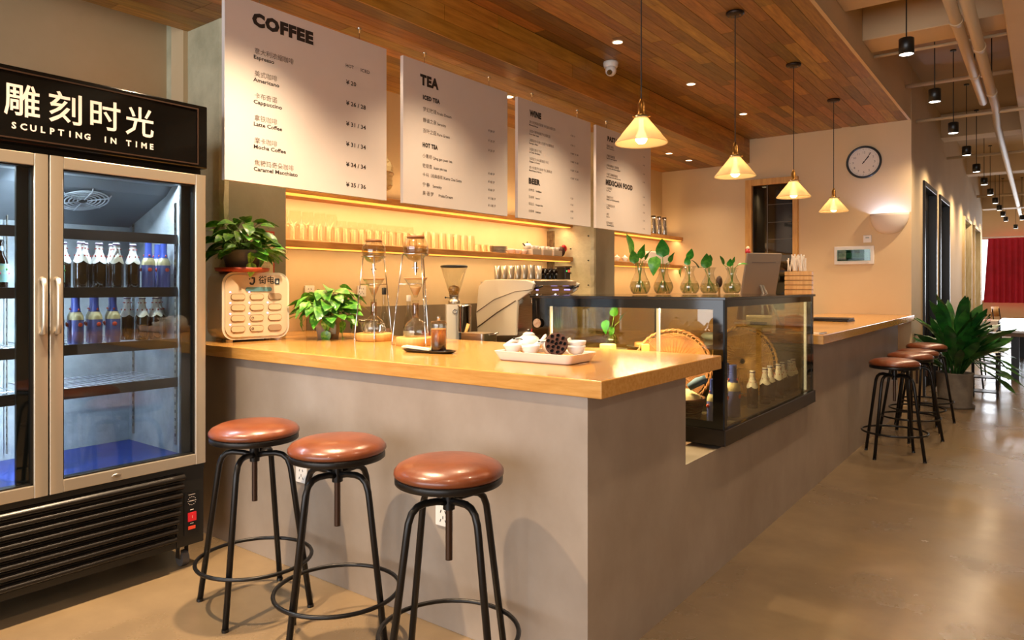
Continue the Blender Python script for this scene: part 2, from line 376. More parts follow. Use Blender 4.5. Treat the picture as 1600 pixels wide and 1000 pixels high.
pipe('sprinkler_pipe', 'thin cream pipe crossing where the wood ceiling ends', [(-1.22,9.6,3.36),(1.5,9.6,3.36)], .02)
pipe('sprinkler_pipe', 'thin cream pipe crossing above the far black doors', [(-1.22,12.9,3.40),(1.5,12.9,3.40)], .022)
pipe('sprinkler_pipe', 'farthest thin cream pipe crossing the corridor ceiling', [(-1.22,19,3.42),(1.5,19,3.42)], .03)
# kitchen window in the end wall (pine frame, dark pane)
wi = struct(MB().box(-3.05, -2.545, YW-.02, YW-.012, 1.1, 2.71), 'window_4', glass('dark_glass', '55585a', .25, .03))
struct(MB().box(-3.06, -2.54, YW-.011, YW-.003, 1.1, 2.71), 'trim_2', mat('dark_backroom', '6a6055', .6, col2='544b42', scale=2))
f = MB(); f.box(-3.14, -3.055, YW-.07, YW-.001, 1.0, 2.79).box(-2.54, -2.48, YW-.07, YW-.001, 1.0, 2.79).box(-3.055, -2.54, YW-.07, YW-.001, 2.71, 2.79).box(-3.055, -2.54, YW-.07, YW-.001, 1.0, 1.08)
f.obj('window_frame', pine, wi, bev=.004)
f = MB(); f.box(-3.05, -2.545, YW-.032, YW-.021, 1.72, 1.80).box(-2.87, -2.86, YW-.03, YW-.021, 1.8, 2.71)
for z in (2.0, 2.22, 2.45): f.box(-2.86, -2.545, YW-.026, YW-.021, z, z+.006)
f.obj('window_bar', mat('grey_bar', '5c564d', .5), wi)
# ================================================================== BAR
bar = thing('bar_counter', 'grey microcement bar counter wrapping the corner under the wooden tops', 'bar counter', (0,0,0))
MB().prism([(-3.93,2.133),(-1.28,2.133),(-1.28,8.70),(-1.44,8.70),(-2.10,8.70),(-2.10,5.12),(-1.44,5.12),(-1.44,2.98),(-3.93,2.98)], 0, .60).obj('counter_base', concrete, bar)
MB().box(-3.93, -1.28, 2.133, 2.98, .60, 1.012).obj('counter_body', concrete, bar)
MB().box(-2.10, -1.28, 5.12, 8.70, .60, 1.0).obj('counter_body', concrete, bar)
t = MB().prism([(-1.205,2.10),(-1.205,3.22),(-4.345,3.22),(-4.345,2.78),(-3.945,2.78),(-3.945,2.10)], 1.0125, 1.075).obj('worktop', maple, bev=.004)
tag(t, 'honey-coloured wooden worktop on the near bar with the tray and coffee towers', 'worktop')
t = MB().box(-2.15, -1.20, 5.10, YW-.005, 1.0005, 1.065).obj('worktop', maple, bev=.004)
tag(t, 'honey-coloured wooden worktop beyond the pastry case, running to the end wall', 'worktop')
t = thing('back_counter', 'low steel-topped work counter along the shelf wall behind the bar', 'counter', (0,0,0))
MB().box(-4.345, -3.68, 3.64, 6.38, 0, .86).obj('cabinet_body', mat('dark_cabinet', '3a3530', .5), t)
MB().box(-4.348, -3.62, 3.63, 6.383, .86, .90).obj('countertop', steel, t, bev=.003)
bs = MB().box(XB+.001, XB+.012, 3.23, 6.40, .902, 1.235).obj('splashback', mat('grey_tile', '8b7a63', .35, col2='7d6c56', scale=3)); tag(bs, 'grey-brown splashback panel behind the coffee tools', 'panel')
# wall sockets on the bar front
def socket(loc, label, face='Y'):
    t = thing('wall_socket', label, 'socket', loc)
    MB().box(-.043, .043, -.009, 0, -.043, .043).obj('cover_plate', whitep, t, bev=.003)
    m = mat('socket_slot', '3b3632', .6)
    for dx, dz, r in ((-.012,.018,20),(.012,.018,-20),(0,-.006,0),(-.014,-.02,25),(.014,-.02,-25)):
        MB().box(-.0018, .0018, -.0102, -.0088, -.006, .006, M=Matrix.Translation((dx,0,dz)) @ Matrix.Rotation(R(r),4,'Y')).obj('slot', m, t)
    if face == 'X': t.rotation_euler = (0,0,R(90))
    return t
socket((-2.90, 2.133, .48), 'white wall socket on the bar front behind the left stool')
socket((-1.96, 2.133, .46), 'white wall socket on the bar front behind the nearest stool')
# ================================================================== SHELVES
def shelf(y0, y1, z, label, d=.32):
    t = thing('wall_shelf', label, 'shelf', (XB, (y0+y1)/2, z)); h = (y1-y0)/2
    MB().box(0.001, d, -h, h, -.045, 0).obj('board', shelfw, t, bev=.002)
    MB().box(d-.10, d-.02, -h+.02, h-.02, -.052, -.0455).obj('light_strip', emit('strip_diffuser', 'ffb84a', 1.6), t)
    return t
shelf(2.79, 6.41, 2.075, 'long upper wooden shelf with light strip, crossing behind the menu boards')
shelf(2.79, 6.41, 1.71, 'long lower wooden shelf holding the rows of glasses')
shelf(6.89, 9.295, 2.08, 'short upper wooden shelf carrying the steel jugs, right of the pillar')
shelf(6.89, 9.295, 1.69, 'short lower wooden shelf with small cups, right of the pillar')
# ================================================================== LAMPS
def downlight(x, y, z, label):
    t = thing('downlight', label, 'ceiling light', (x, y, z))
    MB().ring((0,0,-.002), .042, .005, 24, 6).obj('rim', mat('white_rim', 'f0dcc0', .4), t)
    MB().cyl((0,0,-.0035), (0,0,.008), .038, n=20).obj('bulb', emit('warm_led', 'ffe2b0', 9), t)
la = ['outside the picture at the near end', 'nearest of the row over the customer side', 'second over the customer side', 'the row over the customer side, left of the first pendant', 'above the wooden beam right of the dome camera', 'farthest in the plank ceiling row']
for k, (x, y) in enumerate(DOWN_A): downlight(x, y, ZC, 'small round recessed ceiling light, %s' % ['out of view at the near end','just above the near stools','above the near bar top','left of the nearest pendant cord','between the first and second pendant cords','farthest, just left of the second pendant cord'][k])
for k, (x, y) in enumerate(DOWN_B): downlight(x, y, ZS, 'small round soffit light %s' % ['above the coffee menu board','at the top right corner of the coffee board','at the top right corner of the tea board','above the wine board','behind the nearest pendant shade','left of the farthest soffit light','farthest, nearest the end wall'][k])
shade_m = bpy.data.materials.new('frosted_shade'); shade_m.use_nodes = True; nt = shade_m.node_tree; N = nt.nodes
N.remove(N['Principled BSDF']); a_ = N.new('ShaderNodeBsdfTranslucent'); a_.inputs[0].default_value = srgb('f6dfb4'); b2 = N.new('ShaderNodeBsdfDiffuse'); b2.inputs[0].default_value = srgb('efd9b0')
c_ = N.new('ShaderNodeBsdfTransparent'); m1 = N.new('ShaderNodeMixShader'); m1.inputs[0].default_value = .42; m2 = N.new('ShaderNodeMixShader'); m2.inputs[0].default_value = .16
nt.links.new(a_.outputs[0], m1.inputs[1]); nt.links.new(b2.outputs[0], m1.inputs[2]); nt.links.new(m1.outputs[0], m2.inputs[1]); nt.links.new(c_.outputs[0], m2.inputs[2]); nt.links.new(m2.outputs[0], N['Material Output'].inputs[0])
def pendant(x, y, label, z0=2.17):
    t = thing('pendant_lamp', label, 'pendant lamp', (x, y, z0), group='pendant lamps over the bar')
    H = ZC-z0
    MB().lathe([(.001, H-.022), (.055, H-.022), (.062, H-.012), (.062, H-.0005), (.001, H-.0005)], 24).obj('canopy', mat('dark_bronze', '2e221a', .4, .5), t)
    for s in (-1, 1): MB().cyl((.035*s,0,H-.026), (.035*s,0,H-.02), .005, n=8).obj('screw', brass, t)
    MB().cyl((0,0,.235), (0,0,H-.02), .0035, n=8).obj('cord', mat('grey_cord', '2f2a26', .7), t)
    MB().lathe([(.001,.245),(.008,.243),(.009,.232),(.016,.222),(.019,.205),(.019,.165),(.024,.160),(.024,.15),(.016,.148),(.016,.155),(.001,.155)], 20).obj('socket', brass, t)
    MB().lathe([(.033,.147),(.036,.150),(.036,.136),(.033,.133)], 20).obj('collar', mat('dull_nickel', 'a89a80', .3, 1), t)
    for a in (0, 120, 240):
        c, s = math.cos(R(a)), math.sin(R(a)); MB().cyl((.034*c,.034*s,.142), (.05*c,.05*s,.142), .003, n=6).sphere((.052*c,.052*s,.142), .005, 8, 6).obj('thumb_screw', brass, t)
    MB().lathe([(.026,.152),(.034,.148),(.038,.138),(.050,.120),(.080,.084),(.105,.054),(.109,.046),(.137,.012),(.142,.004),(.140,.0),(.136,.006),(.107,.041),(.102,.050),(.077,.081),(.047,.117),(.034,.136)], 40).obj('shade', shade_m, t)
    MB().lathe([(.001,-.002),(.018,.002),(.030,.016),(.032,.032),(.026,.052),(.013,.075),(.012,.135),(.001,.135)], 18).obj('bulb', emit('pendant_bulb', 'ffdf9e', 30), t)
for k, (y, lb) in enumerate(zip((3.46, 4.91, 6.36, 7.82), ('nearest pendant lamp with pleated cream cone shade, in front of the pasta board', 'second pendant lamp with cream cone shade, left of the dark window', 'third pendant lamp with cream cone shade, hanging before the pine window frame', 'farthest pendant lamp with cream cone shade, left of the wall clock'))):
    pendant(-1.74, y, lb)
# corridor cylinder spots
def corridor_lamp(x, y, label, z=3.05):
    t = thing('cylinder_lamp', label, 'pendant lamp', (x, y, z), group='black cylinder lamps in the corridor')
    MB().lathe([(.001,.115),(.046,.115),(.05,.111),(.05,0),(.047,0),(.047,.004),(.001,.004)], 20).obj('housing', blk_pl, t)
    MB().cyl((0,0,.003),(0,0,.006),.044,n=20).obj('lens', emit('cool_led', 'fff0da', 14), t)
    MB().cyl((0,0,.114),(0,0,ZT-z-.012),.0045,n=8).obj('cord', blk_pl, t)
    MB().cyl((0,0,ZT-z-.014),(0,0,ZT-z),.03,n=14).obj('ceiling_cap', blk_pl, t)
for k, (x, y) in enumerate(COR): corridor_lamp(x, y, '%s black cylinder lamp of the corridor row, counted from the camera' % ORD[k])
for k, (x, y) in enumerate(FILL): corridor_lamp(x, y, '%s added black cylinder fill lamp behind or beside the camera, out of view' % ORD[k])  # fittings modelled for the added fill lamps
for k, (x, y) in enumerate([(-.3, 18.5), (-.42, 20.4), (-.2, 22.5), (-.62, 23.4), (-.05, 24.0)]): corridor_lamp(x, y, ['small black cylinder lamp hanging left of the pipe, far end', 'small black cylinder lamp in the second row, above the curtain middle', 'small black cylinder lamp in the second row, above the curtain right', 'farthest small black lamp just above the curtain top', 'farthest small black lamp at the picture edge above the curtain'][k], 2.95)
# dome camera
t = thing('security_camera', 'white turret security camera under the wood ceiling', 'camera', (-2.98, 5.35, ZC))
MB().lathe([(.001,0),(.062,0),(.066,-.012),(.060,-.04),(.056,-.05),(.001,-.05)], 24).obj('mount', whitep, t)
MB().sphere((.012,-.02,-.082), .048, 20, 14).obj('housing', whitep, t)
MB().cyl((.02,-.05,-.10),(.027,-.072,-.112),.022,n=16).obj('lens', blk_gl, t)
# ================================================================== DRINKS COOLER
FX = -3.36; FY0, FYM, FY1 = .496, 1.195, 1.893
fr = thing('drinks_cooler', 'tall black two-door glass drinks cooler with a lettered black header', 'fridge', (0,0,0))
frost = mat('frosted_liner', 'bcbfc0', .4, .1, col2='9da2a5', scale=9, bump=.25, bscale=60, coord='World')
b = MB()
b.box(-4.08, -4.04, FY0, FY1, .115, 1.985).box(-4.04, -3.41, FY0, FY0+.05, .115, 1.985).box(-4.04, -3.41, FY1-.05, FY1, .115, 1.985)
b.box(-4.04, -3.41, FY0+.05, FY1-.05, .115, .52).box(-4.04, -3.41, FY0+.05, FY1-.05, 1.93, 1.985)
b.obj('cabinet', blk_pl, fr)
b = MB(); b.box(-4.039, -4.0, FY0+.051, FY1-.051, .521, 1.929).box(-4.0, -3.43, FY0+.051, FY0+.08, .521, 1.929).box(-4.0, -3.43, FY1-.08, FY1-.051, .521, 1.929).box(-4.0, -3.47, FY0+.08, FY1-.08, 1.905, 1.929)
b.obj('inner_liner', frost, fr)
b = MB(); b.prism([(-4.0,1.72),(-3.60,1.86),(-3.54,1.904),(-4.0,1.904)], FY0+.081, FY1-.081, M=Matrix(((1,0,0,0),(0,0,1,0),(0,1,0,0),(0,0,0,1))))
b.obj('evaporator_cover', mat('grey_cover', '5c6166', .4), fr)
MB().box(-3.46, -3.425, FYM-.03, FYM+.03, .53, 1.93).obj('mullion', blk_pl, fr)
MB().box(-4.0, -3.43, FY0+.081, FY1-.081, .521, .56).obj('floor_mat', mat('blue_mat', '1b2f8c', .35, col2='24409e', scale=6), fr)
for yc in (.83, 1.46):
    g = MB(); TM = Matrix.Translation((-3.70, yc, 1.812)) @ Matrix.Rotation(R(-19.3), 4, 'Y')
    for r in (.022,.040,.058,.076,.094,.110): g.ring((0, 0, 0), r, .0034, 32, 6)
    for k in range(6):
        a = k*PI/3; g.tube([(.02*math.cos(a), .02*math.sin(a), -.003), (.112*math.cos(a), .112*math.sin(a), -.003), (.124*math.cos(a), .124*math.sin(a), .010)], .0034, 6)
    g.v = [tuple(TM @ Vector(p)) for p in g.v]; g.obj('fan_guard', mat('white_wire', 'dfe3e6', .3), fr)
    g = MB(); g.cyl((0, 0, .0075), (0, 0, .0095), .09, n=24).cyl((0, 0, -.004), (0, 0, .0075), .018, n=12); g.v = [tuple(TM @ Vector(p)) for p in g.v]; g.obj('fan_opening', blk_pl, fr)
# shelves
SZ = [1.655, 1.392, 1.135, .94]
for z in SZ:
    for (y0, y1) in ((FY0+.085, FYM-.035), (FYM+.035, FY1-.085)):
        g = MB()
        n = 18
        for i in range(n+1):
            yy = y0+.005+(y1-y0-.01)*i/n; g.tube([(-3.97, yy, z-.004), (-3.485, yy, z-.004)], .0022, 5)
        for xx in (-3.97, -3.82, -3.66, -3.49): g.tube([(xx, y0, z-.009), (xx, y1, z-.009)], .003, 5)
        s = g.obj('wire_shelf', mat('white_wire', 'dfe3e6', .3), fr)
        MB().box(-3.484, -3.474, y0, y1, z-.045, z+.002).obj('price_rail', mat('brown_black_rail', '2a1f18', .35), s)
for yy in (FY0+.083, FYM-.034, FYM+.0305, FY1-.083):
    for xx in (-3.95, -3.5):
        g = MB().box(xx-.01, xx+.01, yy-.0015, yy+.0015, .60, 1.82)
        for k in range(28): g.box(xx-.004, xx+.004, yy-.0022, yy+.0022, .64+.04*k, .655+.04*k, 1)
        g.obj('shelf_upright', [steel, blk_pl], fr)
# doors
for i, (y0, y1) in enumerate(((FY0, FYM-.003), (FYM+.003, FY1))):
    d = MB(); fwid = .052
    rbox(d, -3.405, FX, y0, y0+fwid, .515, 1.955, .004, 'Z', 2); rbox(d, -3.405, FX, y1-fwid, y1, .515, 1.955, .004, 'Z', 2)
    d.box(-3.405, FX, y0+fwid, y1-fwid, .515, .515+fwid).box(-3.405, FX, y0+fwid, y1-fwid, 1.955-fwid, 1.955)
    do = d.obj('door', alu, fr, bev=.003)
    MB().box(-3.392, -3.386, y0+fwid-.004, y1-fwid+.004, .563, 1.907).obj('door_glass', gl_cool, do)
    g = MB(); a0, a1, z0, z1 = y0+fwid, y1-fwid, .567, 1.903
    g.box(-3.42, -3.372, a0, a0+.006, z0, z1).box(-3.42, -3.372, a1-.006, a1, z0, z1).box(-3.42, -3.372, a0, a1, z0, z0+.006).box(-3.42, -3.372, a0, a1, z1-.006, z1)
    g.box(-3.425, -3.407, a1-.05, a1+.03, z0, z1)
    g.obj('gasket', blk_pl, do)
    hy = y1-.024 if i == 0 else y0+.024
    MB().tube([(FX+.002,hy,1.43),(FX+.022,hy,1.425),(FX+.032,hy,1.40),(FX+.032,hy,1.24),(FX+.022,hy,1.205),(FX+.002,hy,1.20)], .011, 8).obj('handle', alu, do)
    ly = (y0+y1)/2-.08; MB().sphere((FX+.001, ly, .54), .014, 12, 8, sc=(.35,1.5,.7)).obj('door_lock', steel, do)
# header
h = MB(); h.box(-4.08, -3.345, FY0-.0, FY1, 1.985, 2.297)
hd = h.obj('header_box', blk_gl, fr, bev=.006)
g = MB(); g.box(-3.344, -3.338, FY0+.01, FY1-.05, 2.0, 2.006).box(-3.344, -3.338, FY0+.01, FY1-.05, 2.272, 2.278).box(-3.344, -3.338, FY1-.056, FY1-.05, 2.006, 2.272)
g.obj('header_trim', mat('bronze_trim', '3c2a20', .3, .3), hd)
text_obj('header_lettering', [(c_, 1.0256+.157*k, 2.108, .142, .0016, 'LEFT', 1, .127) for k, c_ in enumerate('雕刻时光')], TXTW, (-3.3445,0,0), ((0,1,0),(0,0,1),(1,0,0)), hd)
AX = ((0,1,0),(0,0,1),(1,0,0))
for st, y in (('SCULPTING', 1.062), ('IN', 1.412), ('TIME', 1.512)):
    text_obj('header_lettering', [(c_, y+.0345*k, 2.042-0*k, .036, .0012, 'CENTER') for k, c_ in enumerate(st)], TXTW, (-3.3445,0,0), AX, hd)
# louvred base
for k in range(8):
    z = .148+.042*k; prof = []
    for j in range(5):
        t_ = j/4; prof.append((-3.375+.022*math.sin(t_*PI*.9), z+.034*t_))
    m_ = MB(); vs = [(x, FY0+.02, zz) for x, zz in prof]+[(x, 1.745-.0*k+.006*k, zz) for x, zz in prof]
    m_.add(vs, [(j, j+1, 6+j, 5+j) for j in range(4)], 0, True); m_.box(-3.40, -3.378, FY0+.02, 1.745+.006*k, z+.030, z+.040)
    m_.obj('louvre_slat', mat('louvre_black', '1c1713', .28, .3), fr)
MB().box(-3.41, -3.372, FY0+.01, FY1-.002, .487, .512).box(-3.41, -3.380, 1.755, FY1-.002, .12, .486).box(-3.41, -3.38, FY0, FY0+.018, .12, .486).box(-3.41, -3.385, FY0+.01, FY1-.002, .116, .145).obj('base_frame', blk_pl, fr)
cp = MB().box(-3.380, -3.376, 1.79, 1.865, .17, .38).obj('control_panel', mat('panel_black', '0e0d0d', .3), fr)
MB().box(-3.376, -3.371, 1.808, 1.85, .235, .278).obj('power_switch', red, cp)
MB().box(-3.376, -3.373, 1.81, 1.846, .195, .21).obj('indicator', mat('orange_red', 'd8452c', .4), cp)
dots = MB()
for k in range(12):
    a = k*PI/6; dots.cyl((-3.376, 1.829+.02*math.cos(a), .335+.02*math.sin(a)), (-3.3752, 1.829+.02*math.cos(a), .335+.02*math.sin(a)), .002, n=6)
dots.box(-3.376, -3.3752, 1.815, 1.843, .333, .336).box(-3.376, -3.3752, 1.812, 1.846, .365, .367).box(-3.376, -3.3752, 1.82, 1.838, .289, .293).box(-3.376, -3.3752, 1.82, 1.838, .222, .225)
dots.obj('panel_print', TXTW, cp)
MB().box(-3.3709, -3.3704, 1.8285, 1.8295, .25, .263).obj('switch_mark', TXTW, cp)
for (x, y) in ((-3.45, 1.82), (-3.98, 1.82), (-3.45, .57), (-3.98, .57)):
    c_ = MB().box(x-.02, x+.02, y-.024, y-.020, .04, .114).box(x-.02, x+.02, y+.020, y+.024, .04, .114).box(x-.03, x+.03, y-.03, y+.03, .108, .1145).obj('castor', steel, fr)
    MB().cyl((x, y-.017, .038), (x, y+.017, .038), .038, n=20).obj('wheel', mat('grey_rubber', '4a4440', .6), c_)
# ---- bottles
amber = mat('amber_glass', '2a1208', .12, coat=.3); capw = mat('white_cap', 'ece6dc', .5)
def bottle_proto(kind, H=.215):
    t = thing('beer_bottle', 'x', 'bottle', (0,0,-50)); r = .031
    P = [(.001,0),(r-.003,0),(r,.004),(r,H*.52),(r*.93,H*.58),(r*.62,H*.68),(r*.44,H*.76),(r*.40,H*.93),(r*.46,H*.94),(r*.46,H*.985),(.001,H*.985)]
    def band(z0, z1, grow=.0006, n=24):
        Q = []
        zs = [z0+(z1-z0)*i/8 for i in range(9)]
        for z in zs:
            for (ra, za), (rb, zb) in zip(P[1:], P[2:]):
                if za <= z <= zb and zb > za: Q.append((ra+(rb-ra)*(z-za)/(zb-za)+grow, z)); break
        return MB().lathe(Q, n)
    if kind == 'brown':
        MB().lathe(P, 20).obj('glass_body', amber, t)
        band(H*.12, H*.50).obj('label', mat('teal_label', '9fd6d8', .5, col2='c9e6b8', scale=30, ramp=(.45,.6)), t)
        l = MB()
        for a, z, c_ in ((0,.3,0),(50,.38,1),(-45,.26,2),(100,.3,0),(-95,.36,1),(150,.27,2),(200,.36,0)):
            l.sphere(((r+.0004)*math.cos(R(a)), (r+.0004)*math.sin(R(a)), H*z), .006, 8, 6, c_, (.5,.9,.9))
        l.obj('fruit_print', [mat('pink_print','d8416a',.5), mat('green_print','6cae3c',.5), mat('violet_print','7b5aa8',.5)], t)
        band(H*.77, H*.86).obj('neck_label', mat('pale_blue_label', 'bcd6e8', .5), t)
        MB().lathe([(.0155,H*.965),(.0158,H*.985),(.013,H),(.001,H)],16).obj('crown_cap', blk_pl, t)
    if kind == 'foil':
        MB().lathe(P, 20).obj('glass_body', mat('brown_glass2', '33200f', .1, coat=.3), t)
        vs = []; fs = []; n = 24; rows = [(.0148, H*1.0), (.0158, H*.965), (.0138, H*.93), (.0165, H*.78), (.0240, H*.69), (.0322, H*.585)]
        for j, (rr, z) in enumerate(rows):
            for i in range(n):
                a = 2*PI*i/n; zz = z-(.012*abs(math.sin(a*2.0)) if j == 5 else (.005*abs(math.sin(a*2.0)) if j == 4 else 0)); vs.append((rr*math.cos(a), rr*math.sin(a), zz))
        for j in range(5):
            for i in range(n): fs.append((j*n+i, (j+1)*n+i, (j+1)*n+(i+1)%n, j*n+(i+1)%n))
        m_ = MB(); m_.add(vs, fs, 0, True); m_.lathe([(.001,H*1.001),(.0148,H*1.0)],n); m_.obj('foil_neck', mat('white_foil', 'e4ddd2', .45), t)
        MB().lathe([(.0152,H*.972),(.0164,H*.972),(.0164,H*.95),(.0148,H*.945)],n).obj('neck_ring', mat('plum_ring', '4a2a55', .4), t)
        l = MB()
        for a in range(0, 360, 60):
            l.sphere((.0163*math.cos(R(a)), .0163*math.sin(R(a)), H*.86), .0045, 8, 5, 0, (.5,1.1,.6)); l.sphere((.0245*math.cos(R(a+20)), .0245*math.sin(R(a+20)), H*.70), .004, 8, 5, 0, (.5,.9,1.1))
        l.obj('red_print', mat('red_print', 'b83a30', .5), t)
    if kind == 'blue':
        MB().lathe(P, 24).obj('bottle_body', mat('grey_blue_glaze', '5c62a0', .25, coat=.3), t)
        band(H*.50, H*.66, .0005).obj('body_band', mat('sand_glaze', 'c9bb92', .35), t)
        vs = []; fs = []; n = 24
        for j, z in enumerate((.99, .80, .70)):
            rr = (r*.47, r*.47, r*.62)[j]
            for i in range(n):
                a = 2*PI*i/n; vs.append(((rr+.001)*math.cos(a), (rr+.001)*math.sin(a), H*z-(.01*abs(math.sin(a*1.5)) if j == 2 else 0)))
        for j in range(2):
            for i in range(n): fs.append((j*n+i, (j+1)*n+i, (j+1)*n+(i+1)%n, j*n+(i+1)%n))
        m_ = MB(); m_.add(vs, fs, 0, True); m_.lathe([(.001,H),(r*.47+.001,H*.99)],n); m_.obj('neck_foil', mat('blue_foil', '4455a8', .3, coat=.3), t)
        l = MB()
        for a in (0, 120, 240):
            c, s = math.cos(R(a)), math.sin(R(a)); l.sphere((r*.62*c*1.04, r*.62*s*1.04, H*.715), .005, 8, 5, 0, (.7,1,1)); 
            l.sphere(((r+.0002)*c, (r+.0002)*s, H*.40), .011, 10, 6, 0, (.25,1,.9) if abs(c) > .9 else (.8,.8,.9))
        l.obj('red_emblem', mat('coral_print', 'd8503c', .5), t)
    return t
PR = {k: bottle_proto(k, h) for k, h in (('brown', .205), ('foil', .213), ('blue', .222))}
first = {}
def bottle(kind, x, y, z, label, group, sc=1, rz=None):
    rz = random.uniform(-.4, .4) if rz is None else rz
    if kind not in first: first[kind] = 1; o = PR[kind]; o.location = (x,y,z); o.rotation_euler = (0,0,rz); o['label'] = label; o['group'] = group
    else: o = dup(PR[kind], (x,y,z), rz, label, group=group)
    o.scale = (sc,)*3; return o
z = SZ[1]+.0
def shelfname(i): return ['top', 'upper', 'middle'][i]
for k, (x, y) in enumerate([(-3.52,.80),(-3.52,.89),(-3.60,.99),(-3.52,1.065)]): bottle('brown', x, y, z, '%s brown beer bottle with teal label on the left bay upper shelf, from the left' % ORD[k], 'brown bottles in the cooler left bay', rz=random.uniform(-.3,.3))
for k, (x, y) in enumerate([(-3.51,.80),(-3.53,.93),(-3.53,1.03)]): bottle('brown', x, y, SZ[2], '%s brown beer bottle with teal label on the left bay middle shelf, from the left' % ORD[k], 'brown bottles in the cooler left bay')
bottle('brown', -3.53, 1.285, z, 'single brown beer bottle with teal label in the right bay, beside the white-necked ones', 'brown bottle in the cooler right bay')
for k, (x, y) in enumerate([(-3.62,1.345),(-3.53,1.385),(-3.62,1.435),(-3.56,1.475),(-3.52,1.535),(-3.62,1.56),(-3.54,1.62)]):
    bottle('foil', x, y, z, '%s white foil-necked bottle on the right bay upper shelf, from the left' % ORD[k], 'white-necked bottles on the upper shelf')
for k, (x, y) in enumerate([(-3.53,1.69),(-3.53,1.765),(-3.60,1.81)][:2]+[(-3.62,1.78)]):
    bottle('blue', x, y, z, ['left blue bottle beside the white-necked ones, upper shelf', 'front right blue bottle on the upper shelf, by the cooler side', 'rear right blue bottle on the upper shelf, behind the others'][k], 'blue bottles on the upper shelf')
for k, (x, y) in enumerate([(-3.52,1.28),(-3.60,1.30),(-3.52,1.36),(-3.61,1.39),(-3.52,1.44),(-3.61,1.47),(-3.52,1.52),(-3.60,1.55)]):
    bottle('blue', x, y, SZ[2], '%s blue bottle %s on the right bay middle shelf' % (ORD[k//2], ['in the front row from the left', 'in the second row from the left'][k % 2]), 'blue bottles on the middle shelf', rz=random.uniform(-.25,.25))
for k, (x, y) in enumerate([(-3.62,1.63),(-3.53,1.66),(-3.53,1.725),(-3.62,1.785)]):
    bottle('foil', x, y, SZ[2], '%s white foil-necked bottle on the right bay middle shelf, from the left' % ORD[k], 'white-necked bottles on the middle shelf')
# ================================================================== STOOLS
def arc_leg(a, zt=.668):
    c, s = math.cos(a), math.sin(a); P = [(.012*c,.012*s,zt-.012),(.05*c,.05*s,zt-.003),(.10*c,.10*s,zt),(.128*c,.128*s,zt-.006),(.150*c,.150*s,zt-.024),(.163*c,.163*s,zt-.055),(.170*c,.170*s,zt-.095)]
    return P+[(.255*c,.255*s,.004)]
def stool_proto():
    t = thing('bar_stool', 'x', 'stool', (0,0,0), group='round tan leather bar stools')
    MB().lathe([(.001,.806),(.06,.806),(.11,.803),(.15,.795),(.178,.782),(.189,.768),(.190,.757),(.184,.750),(.001,.750)], 44).obj('seat', leather, t)
    MB().lathe([(.176,.750),(.184,.7495),(.1865,.742),(.1865,.727),(.183,.724),(.001,.724)], 44).obj('seat_ring', blkm, t)
    for k in range(4):
        l = MB().tube(arc_leg(R(45+90*k)), .0125, 12).obj('leg', blkm, t)
        c, s = math.cos(R(45+90*k)), math.sin(R(45+90*k)); MB().cyl((.2545*c,.2545*s,.0),(.2555*c,.2555*s,.012),.0142,n=12).obj('rubber_foot', blk_pl, l)
    MB().ring((0,0,.205), .2415, .0085, 48, 8).obj('foot_ring', blkm, t)
    MB().cyl((0,0,.63),(0,0,.724),.021,n=16).cyl((0,0,.712),(0,0,.7245),.05,n=16).obj('hub', blkm, t)
    P = []; z = .455
    P.append((.001, z))
    while z < .66: P += [(.0128, z), (.0108, z+.003)]; z += .006
    MB().lathe(P, 14).obj('screw_rod', mat('worn_screw', '4a362a', .35, .7), t)
    MB().cyl((.03,0,.705),(.075,0,.705),.006,n=8).cyl((.062,-.0,.705),(.085,0,.705),.017,n=10).obj('lock_knob', blk_pl, t)
    return t
st = stool_proto(); st.location = (-1.642,1.81,0); st.rotation_euler = (0,0,R(32)); st['label'] = 'nearest tan leather bar stool, rightmost of the three at the bar end'
dup(st, (-2.225,1.80,0), R(50.6), 'middle tan leather stool of the three at the bar end')
dup(st, (-2.775,1.79,0), R(76), 'tan leather stool beside the drinks cooler, leftmost of three')
for x, y, a, sc, lb in ((-.985,6.52,20,1,'nearest tan stool of the far group along the long counter'), (-.985,7.38,50,.985,'second tan stool of the far group along the counter'), (-1.0,7.93,10,.97,'third tan stool of the far group, mostly hidden behind the second'), (-.985,8.5,35,1.0,'farthest tan stool, beside the big potted plant')):
    dup(st, (x,y,0), R(a), lb, scale=(1,1,sc))
# ================================================================== MENU BOARDS
board_m = mat('matt_white_board', 'd9cfc8', .6, col2='d3c8c0', scale=1.5)
BX = -3.42
def menu_board(y0, y1, z0, z1, name_lb, heads, items, cjk, prices):
    t = thing('menu_board', name_lb, 'menu board', (BX, (y0+y1)/2, z0)); o = Vector((BX, (y0+y1)/2, z0)); h = (y1-y0)/2
    MB().box(-.028, 0, -h, h, 0, z1-z0).obj('board', board_m, t, bev=.0015)
    for s in (-.62, .62):
        m = MB().cyl((-.015, s*h, z1-z0-.001), (-.015, s*h, ZS-z0-.004), .003, n=8).obj('hanging_rod', chrome, t)
        MB().lathe([(.016, ZS-z0-.0005), (.016, ZS-z0-.006), (.006, ZS-z0-.012), (.006, ZS-z0-.03), (.001, ZS-z0-.03)], 14, c=(-.015, s*h, 0)).obj('rod_fixing', chrome, m)
    ax = ((0,1,0),(0,0,1),(1,0,0)); org = -o+Vector((BX,0,0))
    text_obj('heading', heads, TXT, org, ax, t, .0012)
    text_obj('item_lettering', items, TXT, org, ax, t, .0008)
    text_obj('chinese_lettering', cjk, TXTG, org, ax, t, .0008)
    text_obj('prices', prices, TXT, org, ax, t, .0008)
rz_ = [2.635, 2.512, 2.392, 2.271, 2.148, 2.027]
